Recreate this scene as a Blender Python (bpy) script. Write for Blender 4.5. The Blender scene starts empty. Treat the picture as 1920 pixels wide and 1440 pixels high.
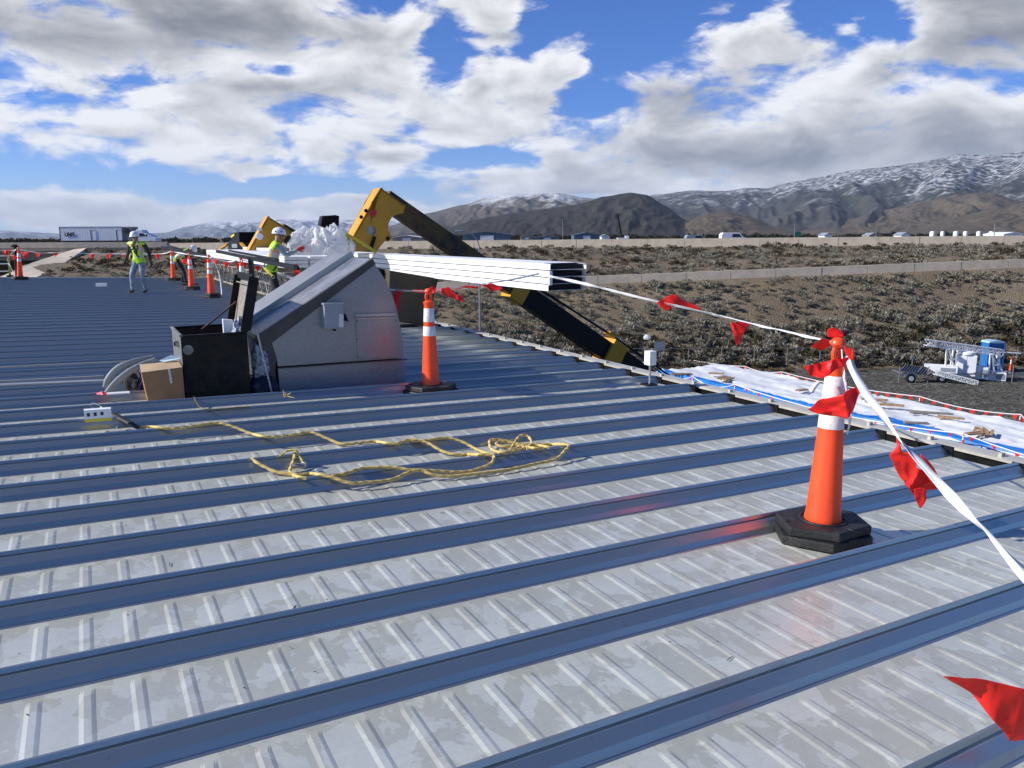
import bpy, math, random
import numpy as np
from mathutils import Vector, Matrix, noise
random.seed(7); np.random.seed(7)
S = bpy.context.scene
rad = math.radians
# ------------------------------------------------------------------ camera
FPX, CAMH, PITCH, ROLL = 1442.0, 1.60, rad(10.87), rad(-0.25)
cr, sr, cp, sp = math.cos(ROLL), math.sin(ROLL), math.cos(PITCH), math.sin(PITCH)
cam = bpy.data.cameras.new('camera'); camo = bpy.data.objects.new('camera', cam)
S.collection.objects.link(camo)
vr = Vector((cr, sr*sp, sr*cp)); vu = Vector((-sr, cr*sp, cr*cp)); vf = Vector((0, cp, -sp))
M = Matrix.Identity(4)
for i in range(3):
    M[i][0] = vr[i]; M[i][1] = vu[i]; M[i][2] = -vf[i]
M[2][3] = CAMH
camo.matrix_world = M
cam.sensor_width = 36; cam.lens = FPX/1920*36; cam.clip_start = 0.05; cam.clip_end = 120000
S.camera = camo
# ------------------------------------------------------------------ exposure
S.view_settings.view_transform = 'Standard'; S.view_settings.look = 'None'
S.view_settings.exposure = 0.70; S.view_settings.gamma = 1.0; S.view_settings.use_curve_mapping = False
S.render.engine = 'CYCLES'
S.cycles.max_bounces = 6; S.cycles.transparent_max_bounces = 8
# ------------------------------------------------------------------ sun
SUN_EL = rad(32); tosun = Vector((-0.995*math.cos(SUN_EL), -0.10*math.cos(SUN_EL), math.sin(SUN_EL))).normalized()
sl_ = bpy.data.lights.new('sun', 'SUN'); sl_.energy = 4.2; sl_.angle = rad(0.5); sl_.color = (1.0, 0.955, 0.88)
suno = bpy.data.objects.new('sun', sl_); S.collection.objects.link(suno)
suno.rotation_euler = tosun.to_track_quat('Z', 'Y').to_euler(); suno.location = (-20, -3, 25)

# ------------------------------------------------------------------ pixel -> place helpers (photo 1920x1440)
def ray(px, py):
    return vf + vr*((px-960)/FPX) + vu*((720-py)/FPX)
AZ = rad(28.8); SL = 0.03
A = Vector((math.cos(AZ), math.sin(AZ), 0)); B = Vector((-A.y, A.x, 0)); Z = Vector((0, 0, 1))
ADIR = (A - Z*SL).normalized()
CAM = Vector((0, 0, CAMH))
def R(a, b, h=0.0):            # a point on / above the roof: a along the seams, b across them
    return A*a + B*b + Z*(h - SL*a)
def hit_roof(px, py, h=0.0):
    d = ray(px, py); t = (CAMH-h)/(-d.z - SL*d.dot(A)); p = CAM + d*t
    return p
def hit_b(px, py, b):
    d = ray(px, py); return CAM + d*(b/d.dot(B))
def hit_a(px, py, a):
    d = ray(px, py); return CAM + d*(a/d.dot(A))
def hit_z(px, py, z):
    d = ray(px, py); return CAM + d*((z-CAMH)/d.z)
def hit_y(px, py, y):
    d = ray(px, py); return CAM + d*(y/d.y)
def depth(px, py, t):
    return CAM + ray(px, py)*t

# ------------------------------------------------------------------ node helpers
class NT:
    def __init__(s, tree): s.t = tree; s.n = tree.nodes; s.l = tree.links
    def new(s, typ, **kw):
        n = s.n.new(typ)
        for k, v in kw.items(): setattr(n, k, v)
        return n
    def lk(s, a, b): s.l.new(a, b)
    def put(s, sock, v):
        if isinstance(v, bpy.types.NodeSocket): s.lk(v, sock)
        elif v is not None: sock.default_value = v
    def m(s, op, a, b=None, c=None, clamp=False):
        n = s.new('ShaderNodeMath', operation=op); n.use_clamp = clamp
        s.put(n.inputs[0], a)
        if b is not None: s.put(n.inputs[1], b)
        if c is not None: s.put(n.inputs[2], c)
        return n.outputs[0]
    def vm(s, op, a, b=None, scale=None):
        n = s.new('ShaderNodeVectorMath', operation=op); s.put(n.inputs[0], a)
        if b is not None: s.put(n.inputs[1], b)
        if scale is not None: s.put(n.inputs['Scale'], scale)
        return n.outputs['Value'] if op in ('LENGTH', 'DOT_PRODUCT', 'DISTANCE') else n.outputs[0]
    def noise(s, vec, scale, detail=4, rough=.55, dist=0.0, lac=2.0, color=False):
        n = s.new('ShaderNodeTexNoise'); s.put(n.inputs['Vector'], vec)
        n.inputs['Scale'].default_value = scale; n.inputs['Detail'].default_value = detail
        n.inputs['Roughness'].default_value = rough; n.inputs['Distortion'].default_value = dist
        n.inputs['Lacunarity'].default_value = lac
        return n.outputs['Color' if color else 'Fac']
    def ramp(s, f, lo, hi, a=0.0, b=1.0):
        n = s.new('ShaderNodeMapRange', interpolation_type='SMOOTHSTEP'); s.put(n.inputs[0], f)
        n.inputs[1].default_value = lo; n.inputs[2].default_value = hi
        n.inputs[3].default_value = a; n.inputs[4].default_value = b
        return n.outputs[0]
    def mix(s, f, a, b):
        n = s.new('ShaderNodeMix', data_type='RGBA'); s.put(n.inputs[0], f)
        s.put(n.inputs[6], a if not isinstance(a, tuple) else (*a[:3], 1)); s.put(n.inputs[7], b if not isinstance(b, tuple) else (*b[:3], 1))
        return n.outputs[2]

# ------------------------------------------------------------------ world: Nishita sky with broken cumulus
W = bpy.data.worlds.new('World'); S.world = W; W.use_nodes = True
w = NT(W.node_tree); w.n.clear()
SKYS = 0.10
sky = w.new('ShaderNodeTexSky', sky_type='NISHITA'); sky.sun_disc = False
sky.sun_elevation = SUN_EL; sky.sun_rotation = math.atan2(tosun.x, tosun.y) % (2*math.pi)
sky.altitude = 1400; sky.air_density = 1.0; sky.dust_density = 0.35; sky.ozone_density = 2.2
tc = w.new('ShaderNodeTexCoord'); D3 = tc.outputs['Generated']
sep = w.new('ShaderNodeSeparateXYZ'); w.lk(D3, sep.inputs[0])
azs = w.m('ARCTAN2', sep.outputs[0], sep.outputs[1]); els = w.m('ARCSINE', sep.outputs[2])
cmb = w.new('ShaderNodeCombineXYZ'); w.lk(azs, cmb.inputs[0]); w.lk(els, cmb.inputs[1])
AE = cmb.outputs[0]
def ae(px, py):
    d = ray(px, py).normalized(); return math.atan2(d.x, d.y), math.asin(d.z)
# (px, py, rx, ry) : soft lobes of the big cloud masses
LOBES = [(120, 60, 420, 150), (420, 90, 400, 190), (620, 190, 330, 130), (300, 200, 230, 90), (650, 265, 260, 55), (420, 262, 190, 30),
         (740, 80, 130, 130), (900, 30, 150, 75), (915, 150, 90, 62), (905, 245, 95, 34), (1050, 110, 60, 60), (980, 215, 150, 45), (800, 215, 140, 60),
         (500, 322, 75, 26), (185, 240, 42, 20), (1090, 75, 70, 30),
         (1350, 200, 240, 130), (1600, 200, 380, 170), (1850, 110, 300, 220), (1200, 250, 260, 75), (1450, 290, 480, 80), (1820, 280, 320, 110), (1300, 115, 100, 70), (1420, 110, 90, 60),
         (1680, 30, 140, 60), (1040, 335, 230, 38), (900, 352, 130, 24), (1180, 345, 300, 32), (1500, 335, 400, 40),
         (100, 408, 520, 40), (520, 403, 480, 36), (860, 385, 300, 36), (1500, 360, 500, 50), (1300, 25, 75, 20)]
DARKS = [(150, 55, 330, 75, .8), (420, 45, 300, 60, .9), (470, 175, 260, 40, .6), (720, 290, 220, 26, .6), (930, 60, 130, 30, .4), (905, 165, 70, 26, .5),
         (1300, 195, 150, 60, .95), (1450, 290, 420, 60, 1.0), (1880, 60, 160, 110, 1.0), (1700, 260, 320, 90, .8), (1650, 150, 140, 45, .5), (1880, 270, 190, 60, 1.0), (1120, 260, 160, 40, .5), (870, 352, 90, 18, .7), (1080, 365, 200, 14, .5)]
fz = w.m('MULTIPLY', sep.outputs[2], 2.4)
cm3 = w.new('ShaderNodeCombineXYZ'); w.lk(sep.outputs[0], cm3.inputs[0]); w.lk(sep.outputs[1], cm3.inputs[1]); w.lk(fz, cm3.inputs[2])
Q = cm3.outputs[0]
warp1 = w.vm('SCALE', w.vm('SUBTRACT', w.noise(Q, 6.0, 3, .6, color=True), (0.5, 0.5, 0.5)), scale=0.10)
AEW = w.vm('ADD', AE, w.vm('MULTIPLY', warp1, (1.0, 0.5, 0)))
def field(P, lobes):
    acc = None
    for L in lobes:
        c = ae(L[0], L[1]); k = L[4] if len(L) > 4 else 1.0
        v = w.vm('MULTIPLY', w.vm('SUBTRACT', P, (c[0], c[1], 0)), (FPX/L[2], FPX/L[3], 0))
        f = w.m('SUBTRACT', k, w.vm('LENGTH', v))
        acc = f if acc is None else w.m('SMOOTH_MAX', acc, f, 0.25)
    return acc
HOLES = [(1200, 40, 260, 130), (1125, 190, 110, 90), (838, 85, 70, 100), (520, 136, 60, 20), (700, 0, 150, 50), (880, 300, 110, 24), (640, 352, 330, 24), (1010, 50, 70, 90), (1640, 60, 70, 40), (1560, 20, 120, 50)]
def fb(off=None):
    v = Q if off is None else w.vm('ADD', Q, off)
    return w.m('ADD', w.m('MULTIPLY', w.m('SUBTRACT', w.noise(v, 9.0, 7, .56, .35), .5), 2.6), w.m('MULTIPLY', w.m('SUBTRACT', w.noise(v, 3.4, 2, .5), .5), 1.0))
bl = w.m('MINIMUM', field(AEW, LOBES), 0.50)
bl = w.m('SUBTRACT', bl, w.m('MULTIPLY', w.ramp(field(AEW, HOLES), -.15, 1.1), .72))
far = w.m('MAXIMUM', w.ramp(w.m('ABSOLUTE', azs), .65, .95), w.ramp(els, .30, .50))
bl = w.m('MAXIMUM', bl, w.m('ADD', w.m('MULTIPLY', far, .75), -1.10))
n0 = fb(); n1_ = fb((-.012, 0.0, .034))
dens = w.m('ADD', bl, w.m('MULTIPLY', n0, .85))
alpha = w.ramp(w.m('ADD', dens, w.m('MULTIPLY', w.m('SUBTRACT', w.noise(Q, 34.0, 5, .62, .6), .5), .55)), .00, .42)
thick = w.ramp(dens, .25, .9)
relief = w.m('MULTIPLY', w.m('SUBTRACT', n0, n1_), .36)
dk = w.ramp(w.m('ADD', field(AEW, DARKS), w.m('MULTIPLY', n0, .55)), -.10, .80)
lum = w.m('SUBTRACT', 1.01, w.m('MULTIPLY', thick, .14))
lum = w.m('SUBTRACT', lum, w.m('MULTIPLY', dk, .27))
lum = w.m('ADD', lum, relief)
lum = w.m('MAXIMUM', w.m('MINIMUM', lum, 1.05), .42)
lin = w.m('POWER', lum, 2.2)
ccol = w.mix(w.ramp(lum, .4, .9), (0.93, .97, 1.06), (1.0, 1.0, 1.01))
cl = w.vm('SCALE', ccol, scale=w.m('MULTIPLY', lin, 0.56/SKYS))
skc = w.vm('MULTIPLY', sky.outputs[0], w.mix(w.ramp(els, 0.0, .16), (.44, .60, .92), (0.17, 0.42, 0.86)))
col = w.mix(w.m('MULTIPLY', alpha, .97), skc, cl)
bg = w.new('ShaderNodeBackground'); w.lk(col, bg.inputs[0]); bg.inputs[1].default_value = SKYS
wo = w.new('ShaderNodeOutputWorld'); w.lk(bg.outputs[0], wo.inputs[0])
W.cycles.sampling_method = 'MANUAL'; W.cycles.sample_map_resolution = 1024

# ------------------------------------------------------------------ materials
MATS = {}
def mat(name, col, rough=.6, metal=0.0, var=0.0, vscale=3.0, bump=0.0, bscale=30.0, col2=None, spec=.5, trans=0.0, emit=None):
    if name in MATS: return MATS[name]
    m = bpy.data.materials.new(name); m.use_nodes = True; t = NT(m.node_tree)
    p = t.n['Principled BSDF']; p.inputs['Roughness'].default_value = rough; p.inputs['Metallic'].default_value = metal
    p.inputs['Specular IOR Level'].default_value = spec
    p.inputs['Base Color'].default_value = (*col, 1)
    g = t.new('ShaderNodeNewGeometry').outputs['Position']
    if var or col2:
        f = t.ramp(t.noise(g, vscale, 6, .65), .38, .62)
        c2 = col2 if col2 else tuple(c*(1-var) for c in col)
        t.lk(t.mix(f, c2, col), p.inputs['Base Color'])
        t.lk(t.m('ADD', rough-.08, t.m('MULTIPLY', f, .16), clamp=True), p.inputs['Roughness'])
    if bump:
        b = t.new('ShaderNodeBump'); b.inputs['Strength'].default_value = min(1, bump); b.inputs['Distance'].default_value = .01*max(1, bump)
        t.lk(t.noise(g, bscale, 5, .6), b.inputs['Height']); t.lk(b.outputs[0], p.inputs['Normal'])
    if trans:
        tr = t.new('ShaderNodeBsdfTranslucent'); tr.inputs[0].default_value = (*col, 1)
        ms = t.new('ShaderNodeMixShader'); ms.inputs[0].default_value = trans
        t.lk(p.outputs[0], ms.inputs[1]); t.lk(tr.outputs[0], ms.inputs[2]); t.lk(ms.outputs[0], t.n['Material Output'].inputs[0])
    MATS[name] = m; return m

def scuffed(m, dirt, lo=.58, hi=.72, amt=.5, sc=(9, 9, 5)):
    t = NT(m.node_tree); p = t.n['Principled BSDF']; src = p.inputs['Base Color'].links[0].from_socket
    co = t.new('ShaderNodeTexCoord').outputs['Object']; oi = t.new('ShaderNodeObjectInfo').outputs['Random']
    v = t.vm('ADD', t.vm('MULTIPLY', co, sc), t.vm('SCALE', (13.0, 7.0, 5.0), scale=oi))
    f = t.m('MAXIMUM', t.ramp(t.noise(v, 1.6, 8, .72), lo, hi), t.m('MULTIPLY', t.ramp(t.noise(t.vm('MULTIPLY', v, (1, 1, 9)), 2.4, 3, .5), .64, .70), .7))
    s_ = t.new('ShaderNodeSeparateXYZ'); t.lk(co, s_.inputs[0])
    f = t.m('MULTIPLY', f, amt); t.lk(t.mix(f, src, dirt), p.inputs['Base Color'])
def metal_roof(name, patch):
    m = bpy.data.materials.new(name); m.use_nodes = True; t = NT(m.node_tree); p = t.n['Principled BSDF']
    g = t.new('ShaderNodeNewGeometry').outputs['Position']
    mp = t.new('ShaderNodeMapping', vector_type='POINT'); mp.inputs['Rotation'].default_value = (0, 0, -AZ); t.lk(g, mp.inputs[0]); q = mp.outputs[0]
    p.inputs['Metallic'].default_value = .62
    if patch:
        q1 = t.vm('MULTIPLY', q, (1.5, 1.0, 1))
        # old water marks: pale islands with crisp rims on a duller film of dust
        isl = t.ramp(t.noise(q1, 3.6, 5, .5, .5), .505, .53)
        isl2 = t.ramp(t.noise(t.vm('ADD', q1, (7, 3, 0)), 8.5, 4, .55, .4), .56, .575)
        isl = t.m('MAXIMUM', isl, t.m('MULTIPLY', isl2, .7))
        fine = t.noise(q, 60, 5, .65); big = t.ramp(t.noise(q, .7, 3, .5), .35, .65)
        streak = t.ramp(t.noise(t.vm('MULTIPLY', q, (2, 22, 1)), 2.0, 4, .6), .45, .75)
        c = t.mix(isl, (.55, .555, .465), (.70, .715, .62))
        c = t.mix(t.m('MULTIPLY', big, .30), c, (.56, .55, .52))
        c = t.mix(t.m('MULTIPLY', streak, .16), c, (.36, .355, .34))
        c = t.mix(t.ramp(fine, .35, .7, 0, .14), c, (.36, .35, .33))
        # dirt along the flute feet
        t.lk(c, p.inputs['Base Color'])
        r = t.m('ADD', t.m('MULTIPLY', isl, -.05), .36); r = t.m('ADD', r, t.m('MULTIPLY', fine, .10)); t.lk(r, p.inputs['Roughness'])
        p.inputs['Metallic'].default_value = .42
        h = t.m('ADD', t.m('MULTIPLY', t.noise(q, 2.6, 3, .5), 1.0), t.m('MULTIPLY', t.noise(q, 11, 3, .5), .16))
        b = t.new('ShaderNodeBump'); b.inputs['Strength'].default_value = .55; b.inputs['Distance'].default_value = .02
    else:
        sc = t.ramp(t.noise(t.vm('MULTIPLY', q, (.6, 8, 8)), 5.0, 6, .65), .5, .8)
        sp_ = t.ramp(t.noise(q, 45, 4, .6), .62, .75)
        c = t.mix(t.m('MULTIPLY', sc, .4), (.43, .455, .42), (.335, .35, .325))
        c = t.mix(t.m('MULTIPLY', sp_, .35), c, (.2, .2, .21))
        t.lk(c, p.inputs['Base Color'])
        t.lk(t.m('ADD', t.m('MULTIPLY', sc, .14), .30), p.inputs['Roughness'])
        p.inputs['Metallic'].default_value = .75
        h = t.noise(t.vm('MULTIPLY', q, (1, 3, 3)), 3.0, 3, .5)
        b = t.new('ShaderNodeBump'); b.inputs['Strength'].default_value = .25; b.inputs['Distance'].default_value = .01
    t.lk(h, b.inputs['Height']); t.lk(b.outputs[0], p.inputs['Normal'])
    return m
M_PAN = metal_roof('roof_pan_metal', True); M_SEAM = metal_roof('roof_seam_metal', False)
M_GALV = mat('galvanized_steel', (.31, .32, .325), .38, .65, .22, 38, .12, 3, col2=(.265, .275, .28))
M_GALV2 = mat('galvanized_trim', (.40, .40, .40), .36, .7, .12, 5, .12, 4)
M_TRIM = mat('bronze_trim', (.075, .07, .066), .45, .3, .25, 6)
M_BLACK = mat('black_steel', (.006, .006, .007), .55, 0, .4, 5, .2, 20, spec=.25)
M_SCUFF = mat('scuffed_black_paint', (.005, .005, .005), .5, 0, 0, 9, .3, 25, col2=(.014, .012, .010), spec=.22)
M_RUST = mat('rusty_inside', (.055, .028, .02), .8, 0, .5, 8, .3, 20)
M_LID = mat('worn_lid_steel', (.22, .19, .155), .5, .35, 0, 4, .2, 12, col2=(.40, .35, .29))
M_SIDE = mat('worn_side_steel', (.17, .165, .16), .45, .5, 0, 5, .2, 12, col2=(.30, .29, .28))
M_ORANGE = mat('orange_plastic', (.95, .078, .014), .42, 0, .10, 6, .05, 8)
M_WREF = mat('white_reflective', (.74, .72, .71), .45, 0, .10, 30, .2, 60)
M_RUBBER = mat('black_rubber', (.013, .013, .014), .62, 0, .3, 14, .4, 60)
M_RED = mat('red_pennant', (.92, .030, .020), .42, 0, .08, 20, .2, 14, trans=.38)
M_TAPE = mat('white_tape', (.82, .82, .84), .4, 0, .05, 20, trans=.2)
M_ROPE = mat('yellow_rope', (.66, .50, .17), .7, 0, 0, 60, .3, 200, col2=(.50, .36, .11))
M_DROPE = mat('dark_rope', (.16, .14, .06), .8, 0, .5, 90)
M_YELLOW = mat('yellow_paint', (.66, .31, .010), .42, 0, .12, 3, .08, 12)
M_YGRIME = mat('grimy_yellow', (.13, .072, .010), .55, 0, 0, 2.5, .2, 10, col2=(.012, .010, .008))
M_WPANEL = mat('white_panel_paint', (.82, .83, .84), .38, 0, .05, 2)
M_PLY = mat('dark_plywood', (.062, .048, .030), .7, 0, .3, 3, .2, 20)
M_WOOD = mat('raw_lumber', (.42, .27, .13), .75, 0, .35, 5, .3, 20)
M_GWOOD = mat('weathered_lumber', (.27, .235, .20), .8, 0, .3, 6, .3, 20)
M_WEB = mat('joist_steel', (.36, .345, .33), .5, .3, .3, 9)
M_CARD = mat('cardboard', (.31, .175, .085), .85, 0, .16, 6, .15, 12)
M_CARDIN = mat('cardboard_light', (.46, .33, .20), .85, 0, .1, 6)
M_GREYBOX = mat('grey_enclosure_paint', (.27, .31, .34), .4, .05, .08, 6)
M_WHITE = mat('white_paint', (.83, .84, .84), .45, 0, .08, 3)
M_WPLAS = mat('white_plastic_film', (.86, .87, .88), .55, 0, .03, 5, .2, 8, trans=.5)
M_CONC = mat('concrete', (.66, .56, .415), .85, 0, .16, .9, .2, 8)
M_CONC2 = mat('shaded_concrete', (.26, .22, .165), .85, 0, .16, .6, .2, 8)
M_BEIGE = mat('beige_gutter_metal', (.52, .50, .43), .45, .1, .12, 3)
M_TARPW = mat('white_tarp', (.68, .70, .71), .55, 0, .07, .6, .5, 1.3)
M_TARPB = mat('blue_tarp', (.012, .19, .62), .4, 0, .3, 1.2, .5, 2)
M_TIRE = mat('tyre_rubber', (.014, .014, .014), .8, 0, .2, 8)
M_PV = mat('solar_cell', (.018, .012, .016), .2, .1, .3, 9)
M_BLUE = mat('blue_plastic', (.025, .15, .42), .42, 0, .12, 2)
M_GLASS = mat('dark_glass', (.012, .014, .017), .12, 0)
M_SKIN = mat('skin', (.36, .20, .13), .55)
M_HAT = mat('white_helmet_plastic', (.78, .79, .81), .25, 0, .04, 9)
M_VEST = mat('lime_vest', (.46, .80, .03), .65, 0, .12, 18, .4, 25)
M_VORNG = mat('orange_stripe_cloth', (.85, .18, .05), .6)
M_SILV = mat('silver_stripe', (.50, .50, .48), .4, .2)
M_GREYS = mat('grey_sleeve_cloth', (.38, .40, .41), .8, 0, .2, 20, .4, 30)
M_DARKS = mat('dark_jacket_cloth', (.035, .033, .036), .85, 0, .3, 20, .4, 30)
M_JEANS = mat('blue_denim', (.10, .16, .23), .85, 0, .35, 9, .4, 40, col2=(.22, .29, .36))
M_DJEANS = mat('dark_trousers', (.020, .022, .030), .85, 0, .3, 9, .4, 40)
M_BOOT = mat('boot_leather', (.03, .02, .014), .7)
M_GLOVE = mat('red_glove', (.62, .03, .02), .6)
M_HARN = mat('yellow_webbing', (.70, .56, .05), .6, 0, .2, 30)
M_BLWEB = mat('black_webbing', (.012, .012, .013), .7)
M_GREYHOSE = mat('grey_hose', (.33, .35, .33), .55, 0, .15, 12)
M_BLUEROPE = mat('blue_rope', (.03, .03, .22), .7, 0, .4, 120)
M_PINK = mat('pink_ribbon', (.78, .12, .17), .6, trans=.2)
M_LABEL = mat('label_print', (.62, .64, .64), .6, 0, .1, 60)
M_YLAB = mat('yellow_label', (.75, .58, .04), .6)
M_CHROME = mat('zinc_hardware', (.45, .45, .43), .3, .8, .2, 40)
M_BARNB = mat('blue_barn_metal', (.10, .16, .20), .5, .2, .1, .5)
M_BARNW = mat('barn_wall', (.20, .21, .22), .7, 0, .1, .5)
M_ROOFGREY = mat('grey_shed_roof', (.30, .33, .36), .5, .2, .1, .5)
M_STUC = mat('tan_stucco', (.34, .28, .22), .8, 0, .1, .5)
M_ASPH = mat('asphalt', (.06, .058, .055), .9, 0, .2, 1)
M_TEXT = mat('dark_print', (.02, .022, .025), .6)
M_REDL = mat('red_lamp', (.6, .02, .02), .4)

scuffed(M_ORANGE, (.42, .09, .05)); scuffed(M_WREF, (.40, .36, .34), .54, .66, .6); scuffed(M_RUBBER, (.05, .048, .044), .50, .66, .6); scuffed(M_SCUFF, (.07, .055, .045), .60, .68, .5, (5, 5, 9)); scuffed(M_YELLOW, (.10, .06, .02), .60, .74, .5, (1.5, 1.5, 1.5))
def mat_sage(name, c1, c2):
    m = bpy.data.materials.new(name); m.use_nodes = True; t = NT(m.node_tree); p = t.n['Principled BSDF']
    g = t.new('ShaderNodeNewGeometry').outputs['Position']
    a = t.ramp(t.noise(g, .45, 3, .6), .35, .65); b = t.ramp(t.noise(g, 5, 3, .6), .35, .65)
    c = t.mix(a, c1, c2); c = t.mix(t.m('MULTIPLY', b, .45), c, tuple(x*.45 for x in c1))
    t.lk(c, p.inputs['Base Color']); p.inputs['Roughness'].default_value = .9; p.inputs['Specular IOR Level'].default_value = .1
    tr = t.new('ShaderNodeBsdfTranslucent'); t.lk(c, tr.inputs[0])
    ms = t.new('ShaderNodeMixShader'); ms.inputs[0].default_value = .25
    t.lk(p.outputs[0], ms.inputs[1]); t.lk(tr.outputs[0], ms.inputs[2]); t.lk(ms.outputs[0], t.n['Material Output'].inputs[0])
    return m
M_SAGE = mat_sage('sagebrush_leaf', (.235, .212, .155), (.38, .35, .28))
M_SAGED = mat_sage('dark_scrub_leaf', (.075, .062, .04), (.12, .10, .06))
M_TREE = mat_sage('far_tree_leaf', (.035, .038, .028), (.06, .055, .04))

def mat_ground():
    m = bpy.data.materials.new('ground_earth'); m.use_nodes = True; t = NT(m.node_tree); p = t.n['Principled BSDF']
    g = t.new('ShaderNodeNewGeometry').outputs['Position']
    s = t.new('ShaderNodeSeparateXYZ'); t.lk(g, s.inputs[0])
    gr = t.new('ShaderNodeTexVoronoi'); t.lk(g, gr.inputs['Vector']); gr.inputs['Scale'].default_value = 6.5
    sg = t.new('ShaderNodeSeparateColor'); t.lk(gr.outputs['Color'], sg.inputs[0])
    peb = t.ramp(sg.outputs[0], 0.0, 1.0)
    track = t.ramp(t.noise(t.vm('MULTIPLY', g, (.25, 1.4, 1)), .5, 4, .6), .42, .62)
    cg = t.mix(t.m('POWER', peb, 2.0), (.040, .038, .031), (.20, .195, .165)); cg = t.mix(t.m('MULTIPLY', track, .5), cg, (.065, .058, .042))
    n1 = t.ramp(t.noise(g, .12, 5, .6), .4, .6); n2 = t.ramp(t.noise(g, 1.2, 5, .65), .35, .65); n3 = t.ramp(t.noise(g, 9, 4, .6), .3, .7)
    ce = t.mix(n1, (.15, .12, .083), (.215, .175, .125)); ce = t.mix(t.m('MULTIPLY', n2, .45), ce, (.085, .062, .042)); ce = t.mix(t.m('MULTIPLY', n3, .3), ce, (.20, .165, .12))
    grass = t.ramp(t.noise(t.vm('ADD', g, (30, 9, 0)), .3, 5, .7), .5, .62)
    ce = t.mix(t.m('MULTIPLY', grass, .45), ce, (.21, .16, .085))
    yy = t.m('ADD', s.outputs[1], t.m('MULTIPLY', t.m('SUBTRACT', t.noise(g, .4, 4, .6), .5), 6))
    t.lk(t.mix(t.ramp(yy, 68.6, 70.2), cg, ce), p.inputs['Base Color']); p.inputs['Roughness'].default_value = .95
    p.inputs['Specular IOR Level'].default_value = .15
    b = t.new('ShaderNodeBump'); b.inputs['Strength'].default_value = .9; b.inputs['Distance'].default_value = .09
    t.lk(t.m('ADD', gr.outputs['Distance'], t.noise(g, 2.5, 6, .7)), b.inputs['Height']); t.lk(b.outputs[0], p.inputs['Normal'])
    return m
M_GROUND = mat_ground()

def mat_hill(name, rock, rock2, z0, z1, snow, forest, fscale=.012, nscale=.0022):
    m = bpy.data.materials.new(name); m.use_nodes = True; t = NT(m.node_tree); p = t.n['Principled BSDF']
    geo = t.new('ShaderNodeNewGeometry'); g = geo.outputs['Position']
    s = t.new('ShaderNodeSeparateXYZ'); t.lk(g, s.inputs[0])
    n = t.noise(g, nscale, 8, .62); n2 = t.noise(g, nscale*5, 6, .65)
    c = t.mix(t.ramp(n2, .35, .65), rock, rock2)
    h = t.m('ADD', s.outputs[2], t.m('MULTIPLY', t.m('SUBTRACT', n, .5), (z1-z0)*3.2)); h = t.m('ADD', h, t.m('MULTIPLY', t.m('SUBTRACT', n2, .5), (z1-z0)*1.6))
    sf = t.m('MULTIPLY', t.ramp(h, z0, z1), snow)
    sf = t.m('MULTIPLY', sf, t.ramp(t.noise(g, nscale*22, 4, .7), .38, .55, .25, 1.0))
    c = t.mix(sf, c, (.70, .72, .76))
    if forest:
        v = t.new('ShaderNodeTexVoronoi'); t.lk(g, v.inputs['Vector']); v.inputs['Scale'].default_value = fscale
        fm = t.ramp(t.noise(t.vm('MULTIPLY', g, (1, 1, 1.8)), nscale*1.6, 6, .68), .50-.06*forest, .56-.05*forest)
        fz_ = t.ramp(s.outputs[2], z0*.35, z1*.6)
        tr = t.m('MULTIPLY', t.m('MULTIPLY', t.ramp(v.outputs['Distance'], .62, .48), fm), fz_)
        c = t.mix(t.m('MULTIPLY', tr, .95), c, (.016, .022, .022))
    t.lk(c, p.inputs['Base Color']); p.inputs['Roughness'].default_value = .95; p.inputs['Specular IOR Level'].default_value = .05
    return m

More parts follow.
